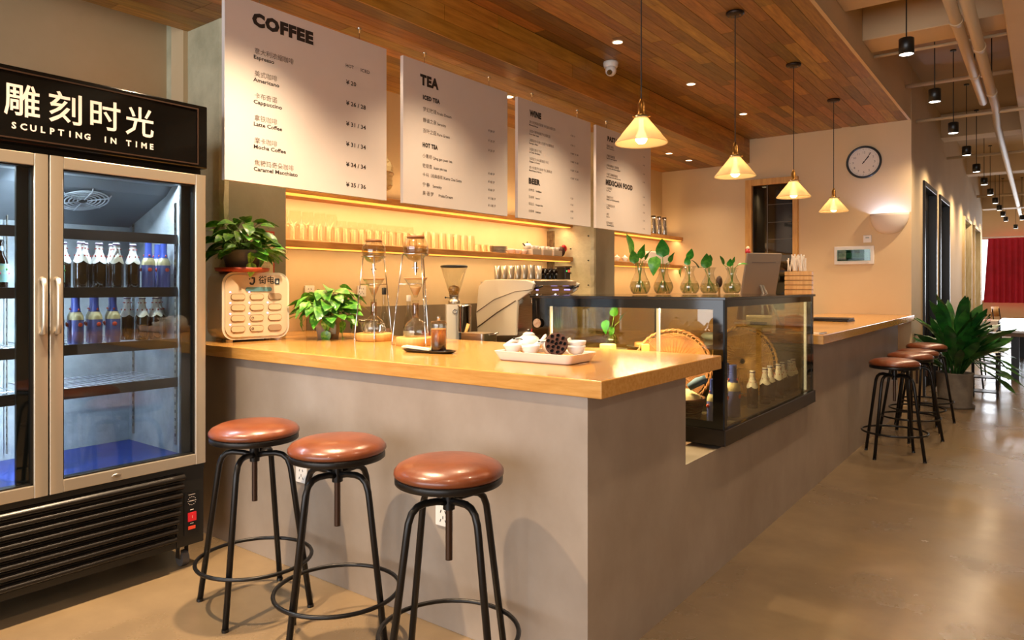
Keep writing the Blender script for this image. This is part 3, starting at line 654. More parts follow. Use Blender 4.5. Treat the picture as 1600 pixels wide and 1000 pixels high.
menu_board(2.03, 3.167, 1.957, 2.945, 'nearest white menu board, headed COFFEE',
    [('COFFEE', 2.192, 2.818, .092, .0062, 'LEFT', 1, .40)],
    [(s, 2.198, z, .030, .0007, 'LEFT', 1, w_) for s, z, w_ in zip(['Espresso','Americano','Cappuccino','Latte Coffee','Mocha Coffee','Caramel Macchiato'], rz_, [.127,.163,.178,.178,.203,.282])]+[('HOT', 2.829, 2.746, .029, .0003, 'LEFT', 1, .062), ('ICED', 2.946, 2.746, .029, .0003, 'LEFT', 1, .074)],
    [(s, 2.203, z+.031, .036, .0001) for s, z in zip(['意大利浓缩咖啡','美式咖啡','卡布奇诺','拿铁咖啡','摩卡咖啡','焦糖玛奇朵咖啡'], rz_)],
    [('¥ '+s, 2.834, z, .036, .0009, 'LEFT', 1, .08 if len(s) < 3 else .158) for s, z in zip(['20','26 / 28','31 / 34','31 / 34','34 / 34','35 / 36'], [2.642,2.514,2.387,2.262,2.137,2.013])])
menu_board(3.316, 4.463, 1.957, 2.945, 'second white menu board, headed TEA',
    [('TEA', 3.479, 2.79, .095, .0055, 'LEFT', 1, .185), ('ICED TEA', 3.501, 2.691, .040, .0025, 'LEFT', 1, .171), ('HOT TEA', 3.499, 2.363, .040, .0025, 'LEFT', 1, .152)],
    [('Fruits Dream', 3.645, 2.611, .028, .0003), ('Serenity', 3.645, 2.536, .028, .0003), ('Pure Green', 3.645, 2.462, .028, .0003), ('Qing gan puer tea', 3.60, 2.289, .028, .0004), ('kuan yin tea', 3.61, 2.221, .028, .0004), ('Kama Chai Sutra', 3.715, 2.161, .028, .0004), ('Serenity', 3.60, 2.091, .028, .0004), ('Fruits Dream', 3.66, 2.031, .028, .0004)],
    [('梦幻玫瑰', 3.503, 2.611, 0.034, .0003), ('静谧之泉', 3.503, 2.536, 0.034, .0003), ('百叶之庭', 3.503, 2.462, 0.034, .0003), ('小青柑', 3.498, 2.289, .032, .0003), ('铁观音', 3.498, 2.221, .032, .0003), ('卡·玛（经典香茶）', 3.498, 2.161, .028, .0003), ('宁·静', 3.498, 2.091, .032, .0003), ('果·语·梦', 3.498, 2.031, .032, .0003)],
    [(s, 4.218, z-.026, .027, 0) for s, z in zip(['¥ 38 /P','¥ 38 /P','¥ 38 /P','¥ 48 /P','¥ 48 /P','¥ 48 /P','¥ 108 /P','¥ 108 /P'], [2.617,2.54,2.465,2.286,2.223,2.161,2.095,2.04])])
menu_board(4.60, 5.755, 1.957, 2.945, 'third white menu board, headed WINE and BEER',
    [('WINE', 4.767, 2.822, .065, .0042, 'LEFT', 1, .172), ('BEER', 4.751, 2.256, .062, .0042, 'LEFT', 1, .166)],
    [(s, 4.758, z-.022, .020, .0003) for s, z in zip(['Moscato House','Cuvee des Loups','Sauvignon Blanc','Le Caviar Bordeaux','Chateau Le Comte','Maria Rosario Malvina'], [2.76,2.684,2.608,2.533,2.455,2.381])]+[(s, 4.85, z-.012, .022, .0003) for s, z in zip(['1664Blanc','Leonor','Hoegaarden','Delirium'], [2.205,2.146,2.09,2.029])],
    [(s, 4.76, z, .026, 0) for s, z in zip(['意大利阿斯蒂莫斯卡托甜白葡萄酒','法国卡斯特狼窖干红葡萄酒','法国波尔多骑士庄园干白葡萄酒','法国拉维尔干红','法国波尔多伯爵酒庄干红','意大利莫罗托美年干红葡萄酒'], [2.76,2.684,2.608,2.533,2.455,2.381])]+[(s, 4.751, z-.012, .026, 0) for s, z in zip(['白啤酒','百威啤','福佳白','白熊啤'], [2.205,2.146,2.09,2.029])],
    [(s, 5.40, z-.012, .024, 0) for s, z in zip(['¥ 38 / P','¥ 38 / P','¥ 48/P  ¥ 188','¥ 48/P  ¥ 188','¥ 58/P  ¥ 208','¥ 58/P  ¥ 208','¥ 28','¥ 28','¥ 28','¥ 38'], [2.767,2.68,2.605,2.53,2.452,2.38,2.198,2.14,2.08,2.02])])
menu_board(5.855, 7.03, 1.957, 2.945, 'farthest white menu board, headed PASTA and MEXICAN FOOD',
    [('PASTA', 6.073, 2.828, .062, .004, 'LEFT', 1, .208), ('MEXICAN FOOD', 6.04, 2.395, .068, .0045, 'LEFT', 1, .56)],
    [(s, 6.055, z-.02, .021, .0003) for s, z in zip(['Bacon Carbonara','Seafood cream spaghetti','Tuna pesto and tomato spaghetti','Beef tomato and mushroom pasta','Beef Taco','Cheese and chicken quesadilla','Nachos','Burrito','Chili beef burrito'], [2.766,2.669,2.574,2.488,2.35,2.264,2.181,2.094,2.011])],
    [(s, 6.055, z, .028, .0003) for s, z in zip(['培根奶油面','海鲜奶油意面','金枪鱼青酱番茄意面','牛肉番茄蘑菇意面','牛肉塔可','鸡肉芝士饼','墨西哥玉米片','卷饼','辣牛肉卷饼'], [2.766,2.669,2.574,2.488,2.35,2.264,2.181,2.094,2.011])],
    [('¥ 48', 6.84, z-.01, .022, 0) for z in [2.783,2.693,2.60,2.512,2.353,2.27,2.185,2.1,2.015]])
# ================================================================== KIOSK, POSTER
t = thing('power_bank_station', 'cream rounded power bank station with twelve pill-shaped slots', 'charging station', (-3.70, 2.40, 1.0755), R(-8))
m_ = MB(); rbox(m_, -.215, 0, -.205, .205, .014, .405, .07, 'X', 8); m_.obj('casing', cream, t, bev=.012, seg=3)
m_ = MB(); rbox(m_, 0.0002, .006, -.19, .19, .03, .39, .06, 'X', 8); m_.obj('front_panel', mat('ivory_panel', 'dcc6a8', .22), t, bev=.003)
for sx in (-.18, -.03):
    for sy in (-.15, .15): MB().cyl((sx, sy, 0), (sx, sy, .016), .02, n=12).obj('foot', cream, t)
for r_ in range(4):
    for c_ in range(3):
        y, z_ = -.115+.112*c_, .262-.062*r_
        m_ = MB(); rbox(m_, .0062, .0085, y-.043, y+.043, z_-.019, z_+.019, .0185, 'X', 6); s_ = m_.obj('slot_rim', mat('slot_line', '8a6a48', .5), t)
        m_ = MB(); rbox(m_, .0086, .0115, y-.040, y+.040, z_-.016, z_+.016, .0155, 'X', 6); m_.obj('power_bank', mat('slot_grey', 'a08a70', .4) if (r_, c_) in ((0,2),(3,2)) else mat('slot_ivory', 'd8bf9c', .35), s_)
        if c_ < 2 or r_ in (1, 2): MB().sphere((.007, y-.045, z_+.027), .0045, 8, 6).obj('status_light', emit('violet_led', 'c9b0ff', 3), t)
        if (r_, c_) in ((2,1),(3,1)): MB().ring((.0122, y-.026, z_), .006, .0015, 14, 6, axis='X').obj('arrow_mark', TXT, s_)
m_ = MB(); rbox(m_, .0062, .0095, -.07, .09, .293, .318, .012, 'X', 5); m_.obj('blue_strip', mat('teal_strip', '5a8a94', .4), t)
m_ = MB(); rbox(m_, .0062, .0095, .108, .138, .335, .370, .006, 'X', 4); m_.obj('dark_badge', mat('navy_badge', '2b3440', .4), t)
text_obj('logo_lettering', [('街电', .008, .342, .05, .0008)], TXT, (0.0062,0,0), ((0,1,0),(0,0,1),(1,0,0)), t)
MB().tube([(.0075,-.018,.372),(.0075,-.018,.348),(.0075,-.026,.336),(.0075,-.038,.336),(.0075,-.045,.345)], .005, 8).tube([(.0075,-.034,.372),(.0075,-.016,.372)], .005, 8).sphere((.0075,-.047,.366), .0042, 8, 6).obj('logo_mark', TXT, t)
text_obj('badge_letter', [('±', .123, .344, .026, .001, 'CENTER')], whitep, (0.0097,0,0), ((0,1,0),(0,0,1),(1,0,0)), t)
t = thing('framed_notice', 'red-framed paper notice on the grey pillar behind the potted plant', 'notice', (-3.949, 2.585, 1.36))
MB().box(.0, .008, -.1, .1, 0, .39).obj('notice_frame', mat('red_frame', 'b03a28', .4), t, bev=.002)
MB().box(.0085, .0095, -.088, .088, .012, .378).obj('paper', mat('notice_paper', 'd8c09a', .6), t)
text_obj('notice_lettering', [('营业执照', 0, .33, .03, .0006, 'CENTER'), ('Notice', 0, .30, .02, .0003, 'CENTER')]+[('一二三四五六七八九十', -.07, .27-.022*k, .0135, 0) for k in range(11)], TXTG, (0.0097,0,0), ((0,1,0),(0,0,1),(1,0,0)), t)
# ================================================================== PLANTS
def leaf_mesh(kind, name, mt):
    n = 7; vs = []; fs = []
    for j in range(n+1):
        t = j/n
        if kind == 'heart': wd = .42*math.sin(PI*min(1, t**.62))**.8*(1-.25*t) if 0 < t < 1 else .0
        elif kind == 'long': wd = .07*math.sin(PI*t**1.15)**.6 if 0 < t < 1 else .0
        else: wd = .34*math.sin(PI*t**.75)**.85 if 0 < t < 1 else 0
        xb = -.09*(1-t)**3 if kind == 'heart' else 0
        droop = {'heart': -.28, 'long': 0, 'oval': -.12}[kind]*t*t
        if kind == 'long': droop = -.10*t**3
        fold = .16*wd
        for s in (-1, -.55, 0, .55, 1):
            vs.append((t*1.0 + (xb*abs(s) if kind == 'heart' and j < 2 else 0), s*wd, droop+fold*abs(s)+.02*math.sin(9*t+2*s)*abs(s)))
    for j in range(n):
        for k in range(4): a = j*5+k; fs.append((a, a+5, a+6, a+1))
    m = bpy.data.meshes.new(name); m.from_pydata(vs, [], fs); m.materials.append(mt); m.polygons.foreach_set('use_smooth', [True]*len(fs)); m.update(); return m
def leafmat(name, a, b):
    m = mat(name, a, .32, col2=b, scale=3.5, rnd=.28, ramp=(.42,.62), coat=.15); return m
poth = leafmat('pothos_leaf', '3f7d22', '84b43e'); ivy = leafmat('cutting_leaf', '3d7d24', '5f9a30'); darkl = leafmat('floor_plant_leaf', '1e4a1c', '356b27')
LM = {'heart': leaf_mesh('heart', 'heart_leaf', poth), 'oval': leaf_mesh('oval', 'oval_leaf', ivy), 'long': leaf_mesh('long', 'strap_leaf', darkl), 'hcut': leaf_mesh('heart', 'heart_leaf', ivy)}
stem_m = mat('green_stem', '6f8f3a', .5)
def leaf(parent, kind, p, d, size, roll=0, w=1):
    o = bpy.data.objects.new('leaf', LM[kind]); C.objects.link(o); o.parent = parent; o.location = p
    d = Vector(d).normalized(); q = d.to_track_quat('X', 'Z'); o.rotation_mode = 'QUATERNION'
    from mathutils import Quaternion
    o.rotation_quaternion = q @ Quaternion((1,0,0), roll); o.scale = (size, size*w, size); return o
def pothos(t, base, n, rx, rz_, seed, size=(.07,.11), trail=(), xmin=-9):
    rn = random.Random(seed); st_ = MB(); B = Vector(base)
    for k in range(n):
        a = rn.uniform(0, 2*PI); e = rn.uniform(-.45, 1.25); u = rn.uniform(.45, 1)
        p = B+Vector((math.cos(a)*math.cos(e)*rx*u, math.sin(a)*math.cos(e)*rx*u, max(-.03, .0+math.sin(e)*rz_*u)))
        out = Vector((math.cos(a), math.sin(a), rn.uniform(-.55, .15)))
        if p.x < xmin: p.x = xmin+rn.uniform(0,.02); out.x = abs(out.x)*.3
        leaf(t, 'heart', p, out, rn.uniform(*size), rn.uniform(-.5,.5))
        if k % 2 == 0:
            mid = (B+p)/2+Vector((0,0,.03)); st_.tube([B+Vector((rn.uniform(-.02,.02),rn.uniform(-.02,.02),-.03)), mid, p], .0022, 5)
    for (dx, dy, dz) in trail:
        pts = [B, B+Vector((dx*.6,dy*.6,.02)), B+Vector((dx,dy,dz*.4)), B+Vector((dx,dy,dz))]; st_.tube(pts, .0025, 5)
        for q in pts[2:]: leaf(t, 'heart', q, (dx,dy,-1.1), rn.uniform(.06,.085), rn.uniform(-.4,.4))
    st_.obj('stems', stem_m, t)
t = thing('potted_pothos', 'bushy pothos in a grey pot on a terracotta saucer, atop the charging station', 'potted plant', (-3.785, 2.36, 1.4815))
MB().lathe([(.001,0),(.12,0),(.148,.006),(.155,.026),(.150,.026),(.143,.010),(.001,.008)], 32).obj('saucer', mat('terracotta', 'a8452c', .5), t)
MB().lathe([(.001,.0082),(.085,.0085),(.112,.11),(.118,.13),(.110,.13),(.104,.115),(.001,.11)], 28).obj('pot', mat('grey_pot', '6e6a62', .6), t)
pothos(t, (0,0,.15), 92, .185, .20, 5, (.075,.125), ((.12,-.02,-.10),(.1,.06,-.06)), xmin=-.13)
t = thing('potted_pothos', 'trailing pothos in a steel bucket on the bar, right of the charging station', 'potted plant', (-3.55, 2.80, 1.0755))
MB().lathe([(.001,.0),(.062,0),(.085,.13),(.088,.135),(.082,.135),(.078,.12),(.001,.115)], 26).obj('pot', mat('pale_bucket', 'b9ab98', .45), t)
pothos(t, (0,0,.17), 95, .19, .17, 9, (.075,.125), ((.11,.02,-.16),(.08,-.08,-.12),(.13,.08,-.08),(-.1,-.12,-.06)))
tg = MB().box(-.001,.001,-.02,.02,-.03,.03).obj('plant_tag', mat('grey_tag', 'a8aca0', .5), t); tg.location = (.082,-.03,.06); tg.rotation_euler = (0,R(12),R(-20))
# floor plant
t = thing('floor_plant', 'large strap-leaved green plant in a concrete pot on the corridor floor', 'potted plant', (-.83, 9.62, 0))
MB().lathe([(.001,0),(.19,0),(.20,.012),(.20,.03),(.172,.032),(.185,.38),(.19,.40),(.17,.40),(.165,.36),(.001,.35)], 32).obj('pot', mat('concrete_pot', '7d7264', .8, col2='6b6156', scale=8), t)
rn = random.Random(4); sm = MB()
for k in range(78):
    a = rn.uniform(0, 2*PI); e = rn.uniform(.35, 1.45); L_ = rn.uniform(.38, .60)
    h0 = rn.uniform(.05, .42); r0 = rn.uniform(.02, .16)
    p = Vector((r0*math.cos(a), r0*math.sin(a), .38+h0)); d = (math.cos(a)*math.cos(e), math.sin(a)*math.cos(e), math.sin(e)-.1)
    leaf(t, 'long', p, d, L_, rn.uniform(-.6,.6), rn.uniform(1.3,2.0))
    if k % 2 == 0: sm.tube([(r0*.4*math.cos(a), r0*.4*math.sin(a), .34), p], .006, 6)
for k in range(12):
    a = rn.uniform(-.9, .9); r0 = .35; p = Vector((r0*math.cos(a), r0*math.sin(a), .55+rn.uniform(-.1,.15)))
    leaf(t, 'long', p, (math.cos(a), math.sin(a), rn.uniform(-.7, .1)), rn.uniform(.3,.42), 0, 1.7); sm.tube([(.05*math.cos(a),.05*math.sin(a),.35),(.2*math.cos(a),.2*math.sin(a),.58),p], .005, 5)
sm.obj('stems', mat('dark_stem', '2f5a22', .5), t)
# ================================================================== PASTRY CASE
case = thing('pastry_case', 'black-framed glass pastry display case set into the bar, under the vase row', 'display case', (0,0,0))
x0, x1, y0, y1, z0, z1 = -2.40, -1.25, 3.37, 5.04, .6155, 1.345
MB().box(x0, x1+.012, y0-.012, y1+.012, z0, .695).obj('base', mat('dark_steel_base', '2e2824', .25, .7), case, bev=.003)
MB().box(x0-.01, x1+.012, y0-.012, y1+.012, 1.331, z1).obj('top_slab', mat('top_black_glass', '1a1512', .08), case, bev=.002)
b = MB(); b.box(x0, -2.29, y0, y0+.012, .695, 1.331).box(-1.305, x1-.004, y0, y0+.012, .695, 1.331).box(-2.29, -1.305, y0, y0+.012, 1.284, 1.331).box(-2.29, -1.305, y0, y0+.012, .695, .73)
b.obj('printed_border', blk_gl, case)
MB().box(-2.29, -1.305, y0+.003, y0+.009, .73, 1.284).obj('end_glass', gl_case, case)
MB().box(x1-.03, x1, y0+.012, y0+.045, .695, 1.331).box(x1-.03, x1, y1-.045, y1, .695, 1.331).box(x0, x0+.03, y1-.045, y1, .695, 1.331).box(x0, x0+.03, y0+.012, y0+.045, .695, 1.331).obj('corner_post', blk_gl, case)
MB().box(x1-.010, x1-.002, y0+.045, y1-.045, .70, 1.296).obj('front_glass', gl_case, case)
MB().box(x1-.012, x1-.001, y0+.045, y1-.045, 1.296, 1.331).obj('header_glass', glass('dark_header_glass', '3a3028', .12, .02), case)
MB().box(x1-.045, x1-.031, y1-.065, y1-.05, .70, 1.296).box(-1.615, -1.600, y0+.014, y0+.03, .95, 1.284).box(-2.285, -2.275, y0+.014, y0+.03, .95, 1.284).obj('light_bar', emit('case_light_bar', 'fff3d8', .8), case)
b = MB(); b.box(x0, x0+.006, y0+.05, 4.22, .70, 1.33).box(x0+.012, x0+.018, 4.18, y1-.05, .70, 1.33).box(x0+.03, x1-.03, y1-.012, y1-.004, .70, 1.33); b.obj('rear_sliding_glass', gl_case, case)
MB().box(x0+.02, -1.72, y0+.03, y1-.05, 1.012, 1.02).obj('glass_shelf', glass('shelf_glass', 'b9bd9c', .25, .02), case)
MB().box(x0+.02, x1-.02, y0+.02, y1-.02, .6955, .702).obj('case_floor', mat('case_floor_steel', '6d6455', .3, .6), case)
# tag hanging on the case
t = thing('hanging_tag', 'small round metal tag hanging on a string from the case corner', 'tag', (-2.352, 3.352, 1.185))
MB().cyl((0,-.004,0),(0,.003,0),.026,n=24).obj('disc', mat('worn_tag', 'b5a48c', .4, .4, col2='8c6a50', scale=60), t); MB().tube([(0,.0,.025),(-.008,.002,.13)], .0012, 5).obj('string', blk_pl, t)
# wicker
wick = mat('dark_wicker', '9a6334', .55, col2='6f4320', scale=20); wick2 = mat('pale_wicker', 'c89a4e', .55, col2='a87c38', scale=20)
def wicker_tray(loc, rot, r, m, label):
    t = thing('wicker_tray', label, 'basket', loc, rot=rot)
    g = MB()
    for k in range(48):
        a = 2*PI*k/48; g.tube([(.02*math.cos(a),.02*math.sin(a),.004),(r*.8*math.cos(a),r*.8*math.sin(a),0),(r*math.cos(a),r*math.sin(a),.035)], .0045, 4)
    g.obj('radial_canes', m, t); g = MB()
    q = 0
    while q < 1:
        rr = r*(.1+.84*q); P = []
        for i in range(96): a = 2*PI*i/96; P.append((rr*math.cos(a), rr*math.sin(a), (.005 if i % 2 else -.003)+(.035*((rr/r-.8)/.2) if rr > .8*r else 0)))
        g.tube(P, .0048, 4, closed=True); q += .042
    g.obj('woven_canes', m, t)
    g = MB()
    for ph in (0, PI/2):
        P = []
        for i in range(120): a = 2*PI*i/120; b_ = a*22+ph*2; P.append(((r+.005*math.cos(b_))*math.cos(a), (r+.005*math.cos(b_))*math.sin(a), .038+.005*math.sin(b_)))
        g.tube(P, .005, 5, closed=True)
    g.obj('rim', m, t); return t
wicker_tray((-1.70, 3.78, .93), (R(74), 0, R(20)), .215, wick, 'brown round wicker tray standing upright in the case, nearest the end glass')
wicker_tray((-1.52, 4.42, .925), (R(78), 0, R(48)), .215, wick2, 'pale yellow round wicker tray leaning behind the white-necked bottles')
t = thing('wicker_basket', 'low dark wicker basket lined with cloth at the bottom of the case', 'basket', (-1.56, 3.53, .7025))
g = MB()
for k in range(7):
    P = []; rr = .105+.004*k
    for i in range(64): a = 2*PI*i/64; P.append((rr*math.cos(a)*1.05+(.003 if i % 2 else -.003), rr*math.sin(a), .008+.016*k))
    g.tube(P, .0075, 5, closed=True)
g.cyl((0,0,0),(0,0,.006),.10,n=24); g.obj('woven_wall', mat('brown_wicker', '5a3420', .6), t)
vs = []; n = 20; fs = []
for j in range(5):
    for i in range(n):
        a = 2*PI*i/n; rr = [.0, .05, .09, .12, .128][j]; vs.append((rr*math.cos(a), rr*math.sin(a), [.15,.145,.135,.122,.085][j]+.008*math.sin(3*a+j)))
for j in range(4):
    for i in range(n): fs.append((j*n+i, (j+1)*n+i, (j+1)*n+(i+1)%n, j*n+(i+1)%n))
m_ = MB(); m_.add(vs, fs, 0, True); m_.obj('cloth_liner', mat('cream_cloth', 'c4b48c', .8), t)
o = MB().tube([(-.05,0,0),(0,.005,.004),(.05,0,0)], [.018,.024,.020], 12).obj('rolled_cloth', mat('blue_cloth', '5b7390', .8)); o.location = (-1.44, 3.50, .895); o.rotation_euler = (0,R(-30),R(20)); tag(o, 'small rolled grey-blue cloth on top of the lined wicker basket', 'cloth')
for k, yy in enumerate((4.05,4.24,4.37,4.50,4.63,4.75,4.87)): bottle('foil', -1.335+(.012 if k%2 else 0), yy, .7025, '%s white foil-necked bottle in the case front row, from the near end' % ORD[k], 'white-necked bottles in the pastry case')
for k, (xx, yy) in enumerate(((-1.36,3.62),(-1.33,3.72),(-1.40,3.80))): bottle('blue', xx, yy, .7025, ['tall blue-necked bottle in the near corner of the case','second tall blue-necked bottle in the case, by the front glass','rear tall blue-necked bottle in the case corner'][k], 'tall bottles in the case corner', sc=1.25)
bottle('blue', -1.345, 3.475, .7025, 'blue-labelled bottle at the end glass, right of the wicker basket', 'bottle by the case end glass', sc=1.02)
# things on the glass shelf
def plate(loc, r, label, m=None, h=.012):
    t = MB().lathe([(.001,0),(r*.6,0),(r*.65,.003),(r,h),(r,h+.003),(r*.62,.006),(.001,.005)], 32).obj('plate', m or white, loc=loc); return tag(t, label, 'plate')
dk = mat('slate_plate', '4c4a42', .35)
plate((-2.02, 3.62, 1.0205), .10, 'dark slate plate holding the pale cake block in the case', dk)
o = MB().box(-.042,.042,-.03,.03,0,.038).obj('cake_block', mat('butter_cake', 'd8c87a', .5), loc=(-2.03,3.61,1.0265), bev=.01, seg=3); tag(o, 'pale yellow cake block on the slate plate', 'cake')
plate((-1.97, 3.93, 1.0205), .095, 'dark slate plate under the small brown box in the case', dk)
o = MB().lathe([(.001,0),(.044,0),(.046,.004),(.046,.028),(.044,.03),(.001,.03)],24).obj('cake_tin', mat('tan_box', 'b0703c', .5), loc=(-1.97,3.93,1.0265)); tag(o, 'small round tan cake tin on the farther slate plate', 'tin')
o = MB().box(-.02,.02,-.03,.03,0,.05).obj('folded_card', mat('straw_card', 'b8a05a', .7), loc=(-1.80,3.63,1.0205)); o.rotation_euler = (0,0,R(30)); tag(o, 'small straw-coloured block on the glass shelf beside the wicker tray', 'card')
o = MB().box(-.15,.15,-.06,.06,0,.012).box(-.13,.12,-.05,.05,.012,.03).obj('folded_towel', mat('yellow_towel', 'c9b870', .85), loc=(-1.98,4.35,1.0205), bev=.006, seg=2); tag(o, 'folded pale yellow towel at the back of the glass shelf', 'towel')
o = MB().lathe([(.001,0),(.05,0),(.085,.03),(.06,.05),(.001,.056)],24).obj('covered_dish', mat('grey_dish', '9aa49a', .4), loc=(-1.86,4.80,1.0205)); tag(o, 'grey-green covered dish at the far end of the glass shelf', 'dish')
plate((-2.1, 4.75, 1.0205), .10, 'white plate at the far end of the glass shelf')
# vases
def vase(loc, label, H, leaves, seed, sc=1):
    t = thing('glass_vase', label, 'vase', loc, group='glass vases with green cuttings'); rn = random.Random(seed)
    P = [(.001,.004),(.040,.004),(.052,.02),(.060,.048),(.054,.080),(.036,.118),(.027,.15),(.027,.175),(.035,.20),(.042,.212)]
    P = [(r*sc*1.1, z*H/.212) for r, z in P]
    MB().lathe(P, 28).obj('glass_body', gl_thin, t)
    W_ = [(r*.95, z+.003) for r, z in P if z < .11*H/.212]; W_.append((.001, W_[-1][1]))
    MB().lathe(W_, 24).obj('water', glass('vase_water', 'eceddc', .1, .02), t)
    s = MB()
    for (dx, dy, dz, size, kind) in leaves:
        p = Vector((dx, dy, H+dz)); s.tube([(rn.uniform(-.02,.02), rn.uniform(-.02,.02), .02), (dx*.1, dy*.1, H*.6), (dx*.45, dy*.45, H*1.0), p], .0024, 6)
        leaf(t, kind, p, (dx+.02, dy-.02, rn.uniform(-.2,.6)), size, rn.uniform(-.5,.5))
    for k in range(7):
        a = rn.uniform(0, 6.28); s.tube([(0,0,.10),(.03*math.cos(a),.03*math.sin(a),.06),(.04*math.cos(a+.6),.04*math.sin(a+.6),.015)], .0016, 5)
    s.obj('stems', stem_m, t); return t
zt = 1.3455
rx, ry = .7976, .6032   # along the picture's right-hand direction
def LV(*a): return [(rx*u+(.6)*f_, ry*u-(.8)*f_, dz, s, k) for (u, f_, dz, s, k) in a]
vase((-2.07, 4.10, zt), 'nearest glass vase, with the tallest single leaf sticking up left', .215, LV((-.055,0,.035,.15,'oval'),(-.04,.02,-.01,.085,'hcut'),(.01,-.01,.02,.09,'hcut'),(.035,.01,.01,.07,'hcut')), 1)
vase((-2.03, 4.36, zt), 'second glass vase from the near end, two upright heart leaves', .205, LV((-.05,0,.04,.12,'hcut'),(-.01,.02,.05,.12,'hcut'),(.045,0,.01,.07,'hcut')), 2)
vase((-1.93, 4.56, zt), 'middle glass vase, with one stem leaning left and a round leaf', .19, LV((.0,0,.04,.085,'oval'),(-.06,0,-.015,.06,'hcut'),(-.02,.02,.01,.06,'hcut')), 3)
vase((-1.86, 4.74, zt), 'fourth glass vase, a drooping heart leaf over its rim', .185, LV((-.08,0,.0,.09,'hcut'),(-.03,.03,.0,.10,'hcut'),(.0,0,.03,.06,'oval')), 4)
vase((-1.77, 4.93, zt), 'farthest glass vase, at the monitor end of the row', .185, LV((-.06,0,.02,.075,'oval'),(-.02,.02,.01,.06,'hcut'),(.045,0,.02,.065,'hcut'),(.01,0,.03,.05,'oval')), 6)
vase((-2.20, 3.95, 1.0205), 'small glass vase of pothos standing inside the pastry case', .13, LV((-.03,.01,.03,.085,'hcut'),(.02,.0,.06,.08,'hcut'),(.06,0,.03,.075,'hcut'),(0,.02,-.01,.06,'hcut')), 8, .75)
t = thing('wooden_brush', 'dark wooden brush head standing between the fourth and farthest vases', 'brush', (-1.835, 4.855, zt))
MB().cyl((0,0,0),(0,0,.05),.008,n=10).obj('handle', pine, t); MB().sphere((0,0,.085),.028,14,10,sc=(.8,1,1.5)).obj('brush_head', mat('dark_walnut','4a2f18',.5), t)
# ================================================================== MONITOR, STRAWS, FOLDER ON FAR TOP
zf = 1.0655
t = thing('pos_monitor', 'silver touch monitor on an A-frame stand seen from behind, far worktop', 'monitor', (-1.80, 5.62, zf), R(55))
m_ = Matrix.Translation((0,0,.33)) @ Matrix.Rotation(R(14),4,'X')
s_ = MB(); s_.box(-.16,.16,-.012,.012,-.27,.27,0,m_); s_.obj('screen_body', mat('silver_plastic', '8d7e70', .4, .2), t, bev=.006)
MB().box(-.13,.13,.0125,.0145,-.25,.25,0,m_).obj('screen', blk_gl, t); MB().box(-.11,.11,-.014,-.0122,.195,.203,0,m_).obj('vent_line', mat('vent_grey','6a6058',.5), t)
MB().tube([(.02,-.02,.34),(.05,-.22,.006)], .012, 6, flat=.6).tube([(.0,-.02,.34),(-.03,-.22,.006)], .012, 6, flat=.6).obj('stand_leg', mat('silver_stand', 'c2b8ac', .25, .6), t)
MB().box(-.10,.12,-.24,.02,0,.008).obj('stand_base', mat('silver_stand', 'c2b8ac', .25, .6), t)
fgt = thing('santa_figurine', 'tiny red and white figurine sitting on the monitor corner', 'figurine', (-1.84, 5.475, 1.655))
MB().lathe([(.001,0),(.018,0),(.022,.012),(.014,.03),(.001,.032)],14).obj('body', red, fgt); MB().sphere((0,0,.040),.014,12,8).obj('head', mat('cream_head','ecd8b0',.6), fgt); MB().sphere((.012,-.012,.03),.006,8,6).sphere((-.012,-.012,.028),.006,8,6).obj('arms', red, fgt)
t = thing('straw_box', 'slatted bamboo box on the far worktop behind the monitor', 'box', (-1.62, 6.08, zf), R(10))
MB().box(-.10,.10,-.09,.09,0,.455).obj('box_core', mat('bamboo_dark', 'a3783c', .6), t)
for k in range(12): MB().box(-.103,.103,-.093,.093,.004+.038*k,.034+.038*k).obj('slat', pine, t, bev=.002)
t = thing('straws_bundle', 'bunch of wrapped white straws standing out of the bamboo box', 'straws', (-1.64, 6.08, zf+.4605)); rn = random.Random(2)
for k in range(26):
    a = rn.uniform(0,6.28); r_ = rn.uniform(0,.075); x_, y_ = r_*math.cos(a), r_*math.sin(a)
    MB().cyl((x_,y_,0),(x_+rn.uniform(-.025,.025),y_+rn.uniform(-.02,.02),rn.uniform(.09,.14)),.0055,n=8).obj('straw', mat('straw_white','efe2d0',.4), t)
t = thing('receipt_printer', 'white label printer on the far worktop just behind the pastry case', 'printer', (-1.66, 5.22, zf), R(5))
rbox(MB(), -.09,.09,-.07,.07,0,.12,.02,'X',4).obj('printer_body', whitep, t, bev=.004); MB().box(-.06,.06,-.0715,-.070,.05,.075).obj('paper_slot', blk_pl, t)
t = thing('menu_folder', 'stack of black menu folders lying on the far worktop', 'folder', (-1.62, 7.22, zf), R(-3))
for k in range(2): 
    f_ = MB().box(-.17,.17,-.13,.13,.0165*k,.0165*k+.015).obj('folder_cover', mat('black_leather', '1d1613', .45), t, bev=.003); f_.rotation_euler = (0,0,R(4*k))
for k in range(3):
    t = thing('cutlery_pouch', '%s paper cutlery pouch on the worktop corner beside the case' % ['nearest','middle','farthest'][k], 'cutlery', (-1.36, 5.19+.05*k, zf), R(8))
    MB().box(-.11,.11,-.014,.014,0,.005).obj('pouch', mat('pouch_white','e6d6c0',.6), t); MB().box(-.11,.05,.008,.0135,.005,.007).obj('pouch_stripe', mat('dark_stripe','3a2c22',.5), t); MB().cyl((.11,0,.004),(.135,0,.006),.006,n=8).obj('spoon_tip', steel, t)
t = thing('small_carton', 'small cream carton with a wooden stopper on the far worktop by the case', 'carton', (-1.95, 6.3, zf))
MB().box(-.03,.03,-.03,.03,0,.12).obj('carton_body', whitep, t); MB().cyl((0,0,.12),(0,0,.15),.012,n=10).obj('stopper', pine, t)
